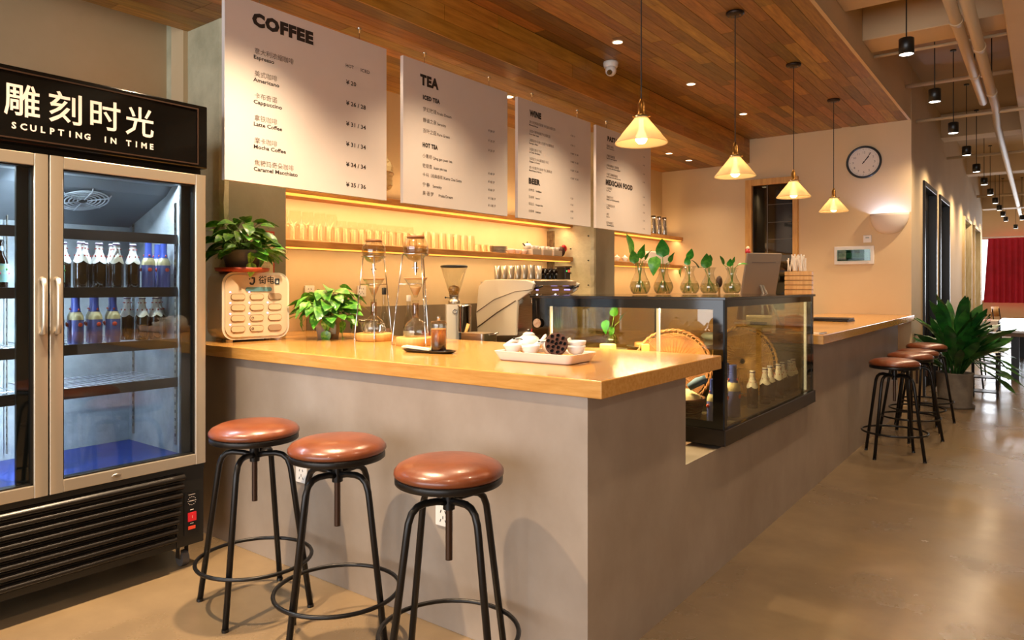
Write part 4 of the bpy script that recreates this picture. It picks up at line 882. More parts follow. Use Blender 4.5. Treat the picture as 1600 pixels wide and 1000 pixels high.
# ================================================================== DRIP TOWERS
def tower():
    t = thing('drip_tower', 'x', 'coffee maker', (0,0,0), group='cold drip coffee towers')
    MB().lathe([(.001,0),(.105,0),(.108,.004),(.108,.040),(.105,.044),(.001,.044)], 36).obj('wooden_base', pine, t)
    for a in (200, 320, 80):
        c, s = math.cos(R(a)), math.sin(R(a)); MB().tube([(.115*c*1.0,.115*s,.003),(.13*c,.13*s,.002),(.128*c,.128*s,.02),(.072*c,.072*s,.50)], .0038, 8).obj('stand_rod', chrome, t)
    MB().ring((0,0,.50),.071,.004,32,8).obj('upper_ring', chrome, t); 
    q = MB().ring((0,0,.335),.050,.003,28,6)
    for a in (200,320,80): c,s = math.cos(R(a)),math.sin(R(a)); q.cyl((.05*c,.05*s,.335),(.0935*c,.0935*s,.335),.003,n=6)
    q.obj('lower_ring', chrome, t)
    MB().lathe([(.008,.455),(.012,.462),(.04,.472),(.062,.495),(.072,.525),(.070,.555),(.056,.580),(.046,.590)], 32).obj('upper_globe', gl_thin, t)
    MB().lathe([(.001,.466),(.035,.474),(.059,.497),(.068,.525),(.067,.545),(.001,.545)], 28).obj('water', glass('tower_water', 'efe4c8', .5, .02), t)
    MB().lathe([(.001,.589),(.048,.589),(.050,.592),(.050,.602),(.001,.604)], 26).obj('globe_lid', mat('dark_cork', '8a5a30', .5), t)
    MB().cyl((0,0,.40),(0,0,.456),.009,n=12).cyl((-.018,0,.425),(.018,0,.425),.005,n=8).cyl((0,0,.385),(0,0,.40),.004,n=8).obj('drip_valve', chrome, t)
    MB().lathe([(.010,.262),(.013,.272),(.035,.325),(.062,.362),(.064,.366)], 28).obj('funnel', gl_thin, t)
    MB().lathe([(.060,.361),(.064,.366),(.065,.372),(.058,.370)], 28).lathe([(.012,.275),(.032,.322),(.001,.322)],20).obj('coffee_ground_filter', mat('brown_filter','b98a58',.6), t)
    MB().lathe([(.001,.046),(.060,.046),(.067,.058),(.066,.085),(.052,.118),(.025,.142),(.017,.150),(.016,.235),(.020,.245)], 32).obj('flask', gl_thin, t)
    MB().lathe([(.017,.150),(.0185,.156),(.0185,.225),(.0165,.23)], 20).obj('flask_collar', glass('collar_glass', 'e4c8a8', .4, .05), t)
    return t
tw = tower(); tw.location = (-3.20,2.86,1.0755); tw['label'] = 'left glass cold drip coffee tower on a round wooden base'
dup(tw, (-2.77,2.78,1.0755), R(20), 'right glass cold drip coffee tower, behind the iced coffee')
# iced coffee on black dish
t = thing('iced_coffee', 'tall glass of dark iced coffee with a lid on the black dish', 'drink', (-2.335, 2.50, 1.083))
MB().lathe([(.001,.002),(.036,.002),(.038,.006),(.038,.132)], 32).obj('glass_body', gl_thin, t)
cm = bpy.data.materials.new('cold_coffee'); cm.use_nodes = True; nt = cm.node_tree; N = nt.nodes; bb = N['Principled BSDF']; tc = N.new('ShaderNodeTexCoord'); sx = N.new('ShaderNodeSeparateXYZ'); cr = N.new('ShaderNodeValToRGB')
nt.links.new(tc.outputs['Object'], sx.inputs[0]); mr = N.new('ShaderNodeMapRange'); mr.inputs['From Max'].default_value = .105; nt.links.new(sx.outputs[2], mr.inputs['Value']); nt.links.new(mr.outputs[0], cr.inputs[0])
cr.color_ramp.elements[0].color = srgb('2a1108'); cr.color_ramp.elements[0].position = .3; cr.color_ramp.elements[1].color = srgb('a85a20'); nt.links.new(cr.outputs[0], bb.inputs['Base Color']); bb.inputs['Roughness'].default_value = .15
MB().lathe([(.001,.006),(.034,.006),(.036,.01),(.036,.105),(.001,.105)], 30).obj('coffee', cm, t)
MB().lathe([(.001,.1055),(.0362,.1055),(.0362,.112),(.001,.113)], 28).obj('foam', mat('coffee_foam','c9935a',.7), t)
MB().lathe([(.040,.128),(.040,.140),(.034,.148),(.010,.152)], 28).obj('lid', glass('lid_glass','f0e6d4',.45,.08), t)
MB().lathe([(.001,.150),(.008,.151),(.006,.158),(.010,.164),(.008,.170),(.001,.171)], 14).obj('lid_knob', chrome, t)
t = thing('serving_dish', 'oblong black dish under the iced coffee glass', 'dish', (-2.40, 2.50, 1.0755), R(8))
P = []
for i in range(32): a = 2*PI*i/32; P.append((.155*math.copysign(abs(math.cos(a))**.75, math.cos(a)), .052*math.copysign(abs(math.sin(a))**.8, math.sin(a))))
m_ = MB(); rows = [(.82, 0), (.86, .0015), (1.0, .0125), (1.0, .0145), (.95, .0135), (.82, .006), (.0, .006)]
vs = [(x*s_, y*s_, z_) for s_, z_ in rows for x, y in P]; n = 32
m_.add(vs, [(j*n+i, j*n+(i+1)%n, (j+1)*n+(i+1)%n, (j+1)*n+i) for j in range(6) for i in range(n)]+[tuple(range(n-1,-1,-1))], 0, True); m_.obj('dish_body', mat('black_ceramic','15120f',.15), t)
o = MB().box(-.085,.085,-.024,.024,0,.006).box(-.08,.075,-.018,.02,.006,.010).obj('napkin', mat('cream_napkin','e8d8b4',.8), loc=(-2.46,2.485,1.091), bev=.002); o.rotation_euler = (0,R(4),R(8)); tag(o, 'folded cream napkin lying on the left end of the black dish', 'napkin')
# ================================================================== TEA TRAY
t = thing('tea_tray', 'white rectangular enamel tray holding the tea set on the near worktop', 'tray', (-1.735, 2.53, 1.0755), R(1))
m_ = MB()
def rr(w_, d_, r_, z_, n_=6):
    Q = []
    for cx, cy, s in ((w_-r_,d_-r_,0),(-w_+r_,d_-r_,1),(-w_+r_,-d_+r_,2),(w_-r_,-d_+r_,3)):
        for i in range(n_+1): a = (s+i/n_)*PI/2; Q.append((cx+r_*math.cos(a), cy+r_*math.sin(a), z_))
    return Q
rows = [rr(.175,.09,.02,0), rr(.183,.097,.022,.004), rr(.200,.112,.026,.036), rr(.203,.115,.028,.041), rr(.199,.111,.026,.042), rr(.194,.106,.024,.038), rr(.180,.094,.02,.008)]
n = len(rows[0]); vs = [p for r_ in rows for p in r_]
m_.add(vs, [(j*n+i, j*n+(i+1)%n, (j+1)*n+(i+1)%n, (j+1)*n+i) for j in range(len(rows)-1) for i in range(n)]+[tuple(range(n-1,-1,-1)), tuple((len(rows)-1)*n+i for i in range(n))], 0, False); m_.obj('tray_body', mat('white_enamel','eadfd8',.25), t)
MB().box(.188,.196,-.035,.035,.018,.028,M=Matrix.Rotation(R(12),4,'Y') @ Matrix.Translation((-.001,0,.042-.03))).obj('handle_slot', mat('slot_shadow','c9b8ac',.4), t)
MB().box(-.172,.172,-.086,.086,.0085,.026).obj('wood_insert', pine, t)
TZ = 1.1025
def teapot(loc, rz, label):
    t = thing('teapot', label, 'teapot', loc, rz)
    MB().lathe([(.001,0),(.034,0),(.040,.004),(.052,.022),(.054,.040),(.044,.058),(.028,.068),(.024,.070),(.001,.070)], 28).obj('pot_body', white, t)
    l = MB().lathe([(.001,.070),(.027,.070),(.028,.073),(.016,.080),(.001,.082)], 24).obj('lid', white, t); MB().sphere((0,0,.087),.008,12,8,sc=(1.3,1.3,.7)).obj('lid_knob', blk_pl, l)
    MB().tube([(.045,0,.036),(.066,0,.046),(.080,0,.066),(.086,0,.070)], [.014,.010,.007,.006], 10).obj('spout', white, t)
    MB().tube([(-.03,-.028,.050),(-.058,-.048,.046),(-.088,-.070,.022)], [.012,.0085,.011], 10).obj('side_handle', white, t)
    MB().sphere((-.052,-.046,.054),.006,8,6).tube([(-.052,-.046,.053),(-.02,-.045,.056),(.0,-.044,.05)], .0022, 6).obj('black_cord', blk_pl, t); return t
teapot((-1.855,2.578,TZ), R(10), 'white teapot with black knob at the left back of the tray').scale = (1,1,1.12)
teapot((-1.722,2.578,TZ), R(10), 'white round teapot at the middle back of the tray, beside the lotus pod').scale = (.95,.95,1.0)
def cup(loc, label, sc=1, kind='cup', cat='cup'):
    o = MB().lathe([(.001,.001),(.020,0),(.021,.004),(.034,.018),(.040,.036),(.041,.044),(.0395,.044),(.037,.034),(.030,.018),(.018,.007),(.001,.006)], 28).obj(kind, white, loc=loc); o.scale = (sc,)*3; return tag(o, label, cat)
cup((-1.860,2.468,TZ), 'left white tea cup at the front of the tray', 1, 'tea_cup'); cup((-1.765,2.468,TZ), 'right white tea cup at the front of the tray', 1, 'tea_cup')
cup((-1.598,2.568,TZ), 'lower of two stacked white cups at the tray right end', 1, 'tea_cup'); cup((-1.598,2.568,TZ+.018), 'upper of two stacked white cups at the tray right end', 1.05, 'tea_cup')
# lotus pod
t = thing('lotus_pod', 'dried dark brown lotus seed pod propped on the tea tray', 'seed pod', (-1.640,2.480,TZ+.052), rot=(R(72),0,R(28)))
pod = mat('lotus_brown','4a2c20',.8,col2='5f3c2c',scale=40); P = [(.001,-.05),(.012,-.048),(.03,-.025),(.046,-.002),(.049,.006),(.046,.012)]
m_ = MB().lathe(P, 32); m_.obj('pod_body', pod, t)
# face with real holes
n = 40; face = bmesh.new(); holes = [(0,0)]+[(.0185*math.cos(R(72*k+10)), .0185*math.sin(R(72*k+10))) for k in range(5)]+[(.036*math.cos(R(40*k)), .036*math.sin(R(40*k))) for k in range(9)]
vs = []; fs = []; G = 56
for i in range(G):
    for j in range(G):
        x_, y_ = -.046+.092*i/(G-1), -.046+.092*j/(G-1); z_ = .012; mn = min(math.hypot(x_-a, y_-b) for a, b in holes)
        if mn < .0065: z_ = .003
        elif mn < .0088: z_ = .0145
        vs.append((x_, y_, z_))
for i in range(G-1):
    for j in range(G-1):
        x_, y_ = -.046+.092*(i+.5)/(G-1), -.046+.092*(j+.5)/(G-1)
        if math.hypot(x_, y_) < .0455:
            a = i*G+j; dk_ = min(math.hypot(x_-p, y_-q) for p, q in holes) < .007; m_2 = 1 if dk_ else 0; fs.append(((a,a+G,a+G+1,a+1), m_2))
m_ = MB(); m_.v = vs; m_.f = [f for f, _ in fs]; m_.mi = [k for _, k in fs]; m_.sm = [False]*len(fs); m_.obj('seed_face', [pod, mat('seed_hole','160c08',.9)], t)
MB().tube([(0,0,-.05),(.01,.0,-.075),(.03,-.005,-.09)], .005, 8).obj('stalk', pod, t)
o = MB().ring((0,0,.008),.020,.007,20,8).obj('rope_coaster', mat('rope_tan','c09458',.8), loc=(-1.575,2.468,TZ)); tag(o, 'small coil of tan rope on the tray, right of the lotus pod', 'rope')
# ================================================================== BACK COUNTER MACHINES
zc = .9005
t = thing('coffee_grinder', 'cream coffee grinder with a clear conical bean hopper', 'grinder', (-3.72, 4.16, zc), R(-42))
rbox(MB(), -.06,.05,-.065,.065,.03,.355,.012,'Z',4).obj('motor_body', cream, t, bev=.01); MB().box(-.09,.12,-.08,.08,0,.03).obj('foot', steel, t, bev=.008)
MB().lathe([(.001,.355),(.045,.355),(.047,.36),(.047,.385),(.036,.39),(.036,.425),(.042,.43)], 24).obj('neck', steel, t)
MB().lathe([(.038,.428),(.042,.44),(.104,.648)], 32).obj('hopper', gl_thin, t); MB().lathe([(.108,.648),(.108,.658),(.1,.664),(.001,.666)], 32).lathe([(.104,.646),(.108,.650)],32).obj('hopper_lid', blk_pl, t)
MB().lathe([(.001,.43),(.034,.43),(.046,.475),(.034,.498),(.001,.508)], 20).obj('inner_cone', glass('hopper_inner','d8c49a',.5,.05), t)
MB().lathe([(.001,.14),(.05,.14),(.053,.15),(.053,.335),(.056,.34),(.056,.352),(.001,.354)], 28, c=(.095,.07,0)).obj('doser', chrome, t)
MB().box(.05,.12,.03,.10,.06,.14).obj('doser_base', blk_pl, t, bev=.008); MB().tube([(.04,-.02,.405),(.06,-.07,.41)], .004, 6).sphere((.061,-.073,.41),.008,8,6).obj('dial_lever', blk_pl, t)
MB().ring((.052,0,.30),.016,.004,20,6,axis='X').obj('switch_ring', chrome, t)
t = thing('espresso_machine', 'cream two-group espresso machine with chrome front on the back counter', 'espresso machine', (0,0,0))
prof = [(-4.18,.94),(-4.20,1.15),(-4.17,1.40),(-4.10,1.452),(-3.9,1.462),(-3.62,1.452),(-3.54,1.425),(-3.57,1.36),(-3.72,1.27),(-3.74,.96)]
M2 = Matrix(((1,0,0,0),(0,0,1,0),(0,1,0,0),(0,0,0,1)))
MB().prism(prof, 5.0, 5.03, M=M2).obj('side_panel', cream, t, bev=.006); MB().prism(prof, 5.735, 5.765, M=M2).obj('side_panel', cream, t, bev=.006)
MB().box(-4.17,-3.75,5.031,5.734,.96,1.44).obj('machine_body', steel, t)
MB().tube([(-4.19,4.997,1.16),(-3.98,4.997,1.28),(-3.75,4.997,1.35),(-3.56,4.997,1.37)], .0028, 6).tube([(-3.74,4.997,1.27),(-3.95,4.997,1.16),(-4.18,4.997,1.02)], .005, 6).obj('panel_seam', mat('seam_brown','6b5236',.5), t)
MB().box(-3.80,-3.56,5.031,5.734,1.40,1.447).obj('top_rail', chrome, t, bev=.008); fp = MB().box(-3.75,-3.60,5.031,5.734,1.33,1.40).obj('button_panel', steel, t, bev=.006)
for g0 in (5.16, 5.42, 5.62):
    for k in range(5 if g0 > 5.2 else 2): MB().cyl((-3.60,g0-.04+.022*k,1.366),(-3.597,g0-.04+.022*k,1.366),.006,n=8).obj('lit_button', emit('blue_led','a9a0ff',2.5), fp)
for yy in (5.08, 5.68): MB().tube([(-3.62,yy,1.37),(-3.52,yy+.02,1.40)], .009, 8).obj('steam_knob', blk_pl, t)
for yy in (5.22, 5.52):
    g_ = MB().cyl((-3.66,yy,1.24),(-3.66,yy,1.33),.038,n=20).obj('group_head', chrome, t); MB().tube([(-3.64,yy,1.23),(-3.55,yy,1.225),(-3.48,yy,1.21)], [.03,.012,.015], 10).obj('portafilter', blk_pl, g_)
for yy in (5.07, 5.70): MB().tube([(-3.64,yy,1.33),(-3.60,yy,1.22),(-3.60,yy,1.08)], .005, 8).obj('steam_wand', chrome, t)
MB().box(-3.76,-3.52,5.04,5.72,.93,.99).obj('drip_tray', steel, t, bev=.005)
for yy in (5.06,5.70): MB().cyl((-3.70,yy,0.9005),(-3.70,yy,.94),.02,n=12).cyl((-4.1,yy,0.9005),(-4.1,yy,.96),.02,n=12).obj('foot', blk_pl, t)
o = MB().box(-.05,.05,-.11,.11,0,.018).box(-.045,.045,-.10,-.005,.018,.032).box(-.045,.045,.01,.10,.018,.030).obj('folded_red_cloth', mat('red_cloth','c4202e',.8), loc=(-3.60,5.2,.9905), bev=.006, seg=2); tag(o, 'folded red cloth on the espresso machine drip tray', 'cloth')
# cups on machine
mug = mat('silver_tumbler','b9ad98',.25,.6)
def tumbler(loc, m, label, group, r=.035, h=.125, n='tumbler', cat='cup'):
    o = MB().lathe([(.001,.002),(r*.8,0),(r*.83,.004),(r,h),(r*.95,h),(r*.78,.008),(.001,.006)], 20).obj(n, m, loc=loc); return tag(o, label, cat, group)
first_t = {}
def many(key, maker, locs, lab, group):
    base = maker(locs[0]); base['label'] = lab(0); base['group'] = group
    for k, l in enumerate(locs[1:]): dup(base, l, random.uniform(-.3,.3), lab(k+1), group=group, scale=tuple(base.scale))
    return base
xs = [(-4.07+.074*k, 5.16+.004*k, 1.464-(.0 if k < 6 else .006)) for k in range(7)]
many('t', lambda l: tumbler(l, mug, 'x', 'x'), xs, lambda k: '%s silver-white tumbler on the espresso machine, from the left' % ORD[k], 'tumblers on the espresso machine')
xs = [(-3.70, 5.27+.072*k, 1.4635) for k in range(5)]
many('m', lambda l: tumbler((l[0],l[1],1.4635), blk_gl, 'x', 'x', .033, .10, 'black_mug', 'mug'), xs, lambda k: '%s black mug on the espresso machine, from the left' % ORD[k], 'black mugs on the espresso machine')
t = thing('control_box', 'black control box with green and red lights on the espresso machine', 'appliance', (-3.69, 5.70, 1.4635))
MB().box(-.05,.05,-.045,.045,0,.115).obj('box_body', blk_pl, t, bev=.004); MB().box(-.06,.06,-.06,.055,.1155,.127).obj('box_lid', mat('dark_walnut','4a2f18',.5), t)
MB().cyl((.05,-.022,.08),(.053,-.022,.08),.006,n=10).obj('green_light', emit('green_led','30e060',3), t); MB().box(.05,.053,.0,.03,.07,.092).obj('red_button', emit('red_led','ff4a3a',1.2), t)
# syrup bottles etc. behind the towers
def syrup(loc, label, liquid, lab, capc):
    t = thing('syrup_bottle', label, 'bottle', loc); r_ = .037
    MB().lathe([(.001,0),(r_,.002),(r_,.17),(r_*.8,.20),(.016,.235),(.014,.30)], 24).obj('glass_body', gl_thin, t)
    if liquid: MB().lathe([(.001,.004),(r_*.95,.006),(r_*.95,.15),(.001,.15)], 22).obj('syrup', liquid, t)
    MB().lathe([(r_+.0008,.05),(r_+.0008,.125)], 24).obj('label', lab, t); MB().lathe([(.016,.30),(.016,.335),(.001,.337)], 14).obj('cap', capc, t); return t
syr = mat('dark_syrup','3a1408',.2); 
syrup((-3.98,3.66,zc), 'clear syrup bottle with black cap behind the right drip tower', None, mat('pale_label','d8a890',.5), blk_pl).scale = (1.1,1.1,1.45)
syrup((-3.86,3.80,zc), 'dark amber syrup bottle right of the clear one', syr, mat('cream_label','e0cfa8',.5), mat('white_cap','ece6dc',.5)).scale = (1.1,1.1,1.28)
syrup((-3.74,3.86,zc), 'short red syrup bottle just left of the grinder', mat('red_syrup','7a1420',.2), mat('red_label','b02a30',.5), blk_pl).scale = (1,1,1.05)
t = thing('knock_box', 'dark steel knock box on the back counter behind the towers', 'container', (-3.92,3.44,zc)); MB().lathe([(.001,0),(.075,0),(.078,.004),(.08,.25),(.076,.25),(.073,.01),(.001,.01)],28).obj('drum', mat('gunmetal','4c443a',.3,.7), t); MB().ring((0,0,.252),.078,.004,28,6).obj('rim', chrome, t)
t = thing('milk_jug', 'chrome jug with lid right of the pothos bucket', 'jug', (-3.40,3.10,1.0755)); MB().lathe([(.001,0),(.026,0),(.030,.01),(.028,.055),(.024,.07),(.026,.085),(.001,.09)],22).obj('jug_body', chrome, t); MB().tube([(.026,0,.07),(.045,0,.06),(.045,0,.03),(.028,0,.02)],.003,6).obj('handle', chrome, t); MB().tube([(-.02,0,.06),(-.036,0,.078)],[.01,.005],8).obj('spout', chrome, t)
t = thing('steel_pan', 'small square steel pan behind the tea tray', 'container', (-2.85,3.42,zc)); MB().box(-.2,.2,-.1,.1,0,.09).obj('pan_support', mat('gunmetal','4c443a',.3,.7), t)
rbox(MB(), -.095,.095,-.075,.075,.0905,.205,.02,'Z',4).obj('pan_body', steel, t, bev=.004); MB().tube([(.09,0,.19),(.15,.01,.21)],.006,6).obj('handle', steel, t)
w_ = MB().box(-3.66,-2.45,3.24,3.62,.0,.9).obj('low_cabinet', mat('dark_cabinet','3a3530',.5)); tag(w_, 'low dark under-counter cabinet behind the near worktop', 'cabinet')
t = bpy.data.objects['steel_pan']; 
o = MB().tube([(0,0,0),(.05,.02,.16)],[.008,.011],8).obj('wooden_spatula', pine, loc=(-3.02,3.44,.995)); tag(o, 'pale wooden spatula standing left of the steel pan', 'spatula')
for k, (yy, zz) in enumerate(((3.25,1.36),(3.75,1.36))):
    t = socket((XB+.009, yy, zz), ['white socket plate on the yellow wall behind the left drip tower','white socket plate on the yellow wall behind the right drip tower'][k]); t.rotation_euler = (0,0,R(90))
# ================================================================== SHELF GLASSWARE
zs1 = 1.7105; zu = 2.0755
gg = glass('shelf_glassware', 'fdfaf4', .05, .12, (.5,.5,.5,1), boost=.3)
def goblet(l, h=.215, r=.042):
    o = MB().lathe([(.001,.001),(.034,.0),(.034,.003),(.006,.008),(.0045,.09*h/.2),(.012,.10*h/.2),(r*.85,.125*h/.2),(r,.155*h/.2),(r*.86,h)], 20).obj('wine_glass', gg, loc=l); return tag(o, 'x', 'glass', 'x')
many('g', lambda l: goblet(l), [(-4.17, 2.90+.105*k, zs1) for k in range(5)], lambda k: '%s tall wine glass from the pillar on the lower shelf' % ORD[k], 'tall wine glasses at the left end of the shelf')
def tum(l, r=.031, h=.115):
    o = MB().lathe([(.001,.001),(r*.9,0),(r,.004),(r*1.04,h),(r*.98,h),(r*.93,.012),(.001,.01)], 18).obj('drinking_glass', gg, loc=l); return tag(o, 'x', 'glass', 'x')
many('t2', lambda l: tum(l), [(-4.09, 2.86+.076*k, zs1) for k in range(18)], lambda k: '%s straight tumbler in the front row of the lower shelf, from the pillar' % ORD[k], 'straight tumblers in front of the wine glasses')
many('g2', lambda l: goblet(l, .175, .038), [(-4.18, 3.42+.10*k, zs1) for k in range(8)], lambda k: '%s short wine glass behind the tumblers, from the left' % ORD[k], 'short wine glasses mid shelf')
many('t3', lambda l: tum(l, .036, .14), [(-4.12, 4.27+.094*k, zs1) for k in range(7)], lambda k: '%s tall highball glass mid shelf, from the left' % ORD[k], 'tall highball glasses mid shelf')
many('t4', lambda l: tum(l, .036, .07), [(-4.12, 4.93+.085*k, zs1) for k in range(3)], lambda k: '%s low tumbler left of the plate stack' % ORD[k], 'low tumblers beside the plates')
for k in range(7):
    p_ = plate((-4.14, 5.26, zs1+.0095*k), .085, '%s plate of the grey plate stack on the lower shelf, from the bottom' % ORD[k], mat('grey_plate','8d8478',.35), .006); p_['group'] = 'plate stack on the lower shelf'
for k in range(3): cup((-4.12, 5.43+.10*k, zs1), '%s white bowl right of the plate stack' % ORD[k], 1.1, 'white_bowl', 'bowl')
t = thing('teapot', 'white spotted teapot on top of the cloth tray, lower shelf', 'teapot', (-4.12, 5.70, zs1+.062)); MB().lathe([(.001,0),(.03,0),(.045,.02),(.046,.035),(.03,.052),(.001,.058)],22).obj('pot_body', white, t); l_ = MB().sphere((0,0,.064),.008,8,6).obj('lid_knob', blk_pl, t); MB().tube([(.0,-.04,.03),(0,-.065,.045)],[.01,.006],8).sphere((0,-.07,.047),.008,8,6).obj('spout', blk_pl, t)
for k in range(3):
    t = thing('storage_tub', '%s clear tub of small cups under the right end of the boards, from the left' % ORD[k], 'tub', (-4.10, 5.76+.19*k, zs1)); MB().box(-.06,.06,-.08,.08,0,.06).obj('tub_body', mat('smoky_tub','b9aa98',.2,coat=.3), t, bev=.006); 
    for q in range(4): MB().lathe([(.001,.001),(.016,0),(.03,.034),(.028,.034),(.001,.008)],14,c=(-.025+.05*(q%2), -.035+.07*(q//2), .0605)).obj('small_cup', white, t)
t = thing('red_gift_bag', 'small red and dark brown bundle at the right end of the lower shelf', 'bundle', (-4.10, 6.30, zs1)); MB().sphere((0,-.02,.055),.05,14,10,sc=(1,.8,1.1)).obj('brown_sack', mat('brown_sack','3a1c14',.7), t); MB().sphere((.01,.035,.09),.028,10,8,sc=(1,1,1.3)).sphere((.02,.01,.11),.02,10,8).sphere((-.01,.05,.115),.02,10,8).obj('red_bow', red, t)
o = MB().box(-.09,.09,-.22,.22,0,.012).obj('paper_sheet', mat('white_paper','f0e4cc',.7), loc=(-4.08,4.66,zs1-.0)); bpy.data.objects.remove(o)
# upper shelf: wrapped bundle, box
t = thing('bubble_wrap_bundle', 'bundle of bubble wrap on the upper shelf between the coffee and tea boards', 'bundle', (-4.14, 3.62, zu)); rn = random.Random(3); m_ = MB()
n1, n2 = 26, 20; vs = []; fs = []
for j in range(n2+1):
    for i in range(n1):
        a = 2*PI*i/n1; b_ = PI*j/n2; r_ = 1+.10*math.sin(5*a+3*b_)+rn.uniform(-.05,.05); vs.append((.15*r_*math.sin(b_)*math.cos(a), .24*r_*math.sin(b_)*math.sin(a), .21-.205*math.cos(b_)*(1 if j in (0,n2) else r_*.97)))
for v_ in range(len(vs)): vs[v_] = (vs[v_][0], vs[v_][1], max(.001, vs[v_][2]))
for j in range(n2):
    for i in range(n1): fs.append((j*n1+i, j*n1+(i+1)%n1, (j+1)*n1+(i+1)%n1, (j+1)*n1+i))
m_.add(vs, fs, 0, False); m_.obj('wrap', mat('bubble_wrap','ead8a8',.12,coat=.5,bump=.5,bscale=60), t); MB().ring((0,0,.2),.17,.006,30,6).obj('tape_band', mat('tan_tape','c9a468',.3), t).scale = (.93,1.45,1)
o = MB().box(-.08,.08,-.07,.07,0,.13).obj('white_carton', whitep, loc=(-4.12,5.05,zu), bev=.003); tag(o, 'small white carton on the upper shelf between the tea and wine boards', 'box')
def jug(l):
    t = thing('steel_jug', 'x', 'jug', l); MB().lathe([(.001,0),(.045,0),(.048,.01),(.040,.12),(.030,.20),(.034,.235),(.030,.235),(.026,.20),(.001,.19)],22).obj('jug_body', chrome, t)
    MB().tube([(0,-.030,.225),(0,-.060,.22),(0,-.066,.14),(0,-.044,.07)],.004,6).obj('handle', chrome, t); MB().cyl((0,0,.235),(0,0,.248),.031,n=16).obj('lid', blk_pl, t); return t
many('j', jug, [(-4.12, 7.72+.165*k, 2.0805) for k in range(8)], lambda k: '%s steel water jug on the upper right shelf, from the pillar side' % ORD[k], 'steel jugs on the upper right shelf')
plate((-4.11, 7.42, 2.0805), .10, 'white plate left of the steel jugs on the upper right shelf')
def dome(l):
    t = thing('tea_cup_set', 'x', 'cup', l); MB().lathe([(.001,0),(.03,0),(.055,.012),(.056,.014),(.001,.010)],20).obj('saucer', white, t); MB().lathe([(.001,.014),(.02,.0142),(.042,.06),(.04,.06),(.001,.02)],20).obj('cup_body', white, t); MB().lathe([(.001,.095),(.006,.09),(.01,.078),(.038,.062),(.044,.0605)],20).obj('lid', white, t); return t
many('d', dome, [(-4.12, 7.15+.2*k, 1.6905) for k in range(5)], lambda k: '%s white lidded cup set on the lower right shelf, from the pillar side' % ORD[k], 'lidded cups on the lower right shelf')
o = MB().box(-.10,.10,-.30,.30,0,.16).obj('white_case', whitep, loc=(-4.16,8.62,1.6905), bev=.01, seg=2); tag(o, 'long white box at the far end of the lower right shelf', 'box')
# ================================================================== END WALL FITTINGS
t = thing('wall_clock', 'round white wall clock with a black rim on the end wall', 'clock', (-1.73, YW-.001, 2.888))
r_ = .182; MB().ring((0,-.014,0),r_,.013,56,10,axis='Y').obj('clock_rim', blk_pl, t); MB().cyl((0,-.001,0),(0,-.010,0),r_-.003,n=56).obj('clock_face', mat('clock_white','e8ddd0',.5), t)
mk = MB()
for k in range(60):
    a = R(6*k); L_ = .008 if k % 5 else .016; M_ = Matrix.Rotation(-a,4,'Y'); mk.box(-.0012,.0012,-.0112,-.0102,r_-.022-L_,r_-.022,0,M_)
mk.obj('minute_marks', TXTG, t)
text_obj('numerals', [(str(k if k else 12), .118*math.sin(R(30*k)), .118*math.cos(R(30*k))-.013, .036, 0, 'CENTER') for k in range(12)], TXTG, (0,-.0104,0), ((1,0,0),(0,0,1),(0,-1,0)), t)
def hand(a, L_, w_): return MB().box(-w_,w_,-.014,-.0125,-.025,L_,0,Matrix.Rotation(R(a),4,'Y')).obj('clock_hand', TXT, t)
hand(36,.135,.0035); hand(41,.085,.0045); MB().cyl((0,-.010,0),(0,-.016,0),.008,n=12).obj('hub', TXT, t)
t = thing('wall_sconce', 'white half-bowl uplight sconce on the end wall above the breaker box', 'wall lamp', (-1.458, YW-.001, 2.255))
vs = []; fs = []; n1, n2 = 24, 12
for j in range(n2+1):
    for i in range(n1+1):
        a = PI*i/n1; b_ = PI/2*j/n2; vs.append((.208*math.cos(a)*math.cos(b_)**.8, -.12*math.sin(a)*math.cos(b_)**.8, -.24*math.sin(b_)))
for j in range(n2):
    for i in range(n1): a = j*(n1+1)+i; fs.append((a, a+1, a+n1+2, a+n1+1))
m_ = MB(); m_.add(vs, fs, 0, True); o = m_.obj('bowl', mat('plaster_white','e4d8cc',.6), t); sdf = o.modifiers.new('s','SOLIDIFY'); sdf.thickness = .006
MB().box(-.05,.05,-.03,0,-.06,-.04).obj('lamp_holder', whitep, t)
t = thing('breaker_box', 'white breaker box with a green-tinted window on the end wall', 'electrical box', (-1.838, YW-.001, 1.772))
MB().box(-.222,.222,-.022,0,-.11,.11).obj('box_frame', whitep, t, bev=.006); MB().box(-.18,.18,-.026,-.0225,-.062,.062).obj('recess', mat('dark_green_recess','3c4a40',.4), t)
br = MB()
for k in range(18): MB().box(-.165+.0185*k,-.149+.0185*k,-.032,-.0262,-.03,.03).obj('breaker', mat('breaker_grey','bfc0ae',.5), t)
MB().box(-.183,.183,-.038,-.034,-.066,.066).obj('box_window', glass('green_window','a8d0c4',.15,.02), t)
text_obj('box_mark', [('Legion',.15,-.098,.014,0,'CENTER')], TXTG, (0,-.0222,0), ((1,0,0),(0,0,1),(0,-1,0)), t)
t = thing('thermostat', 'small white thermostat above the breaker box', 'switch', (-1.69, YW-.001, 1.965)); MB().box(-.045,.045,-.018,0,-.045,.045).obj('cover', whitep, t, bev=.004); MB().box(-.02,.02,-.0195,-.0185,.005,.025).obj('display', mat('lcd_grey','a8a898',.3), t)
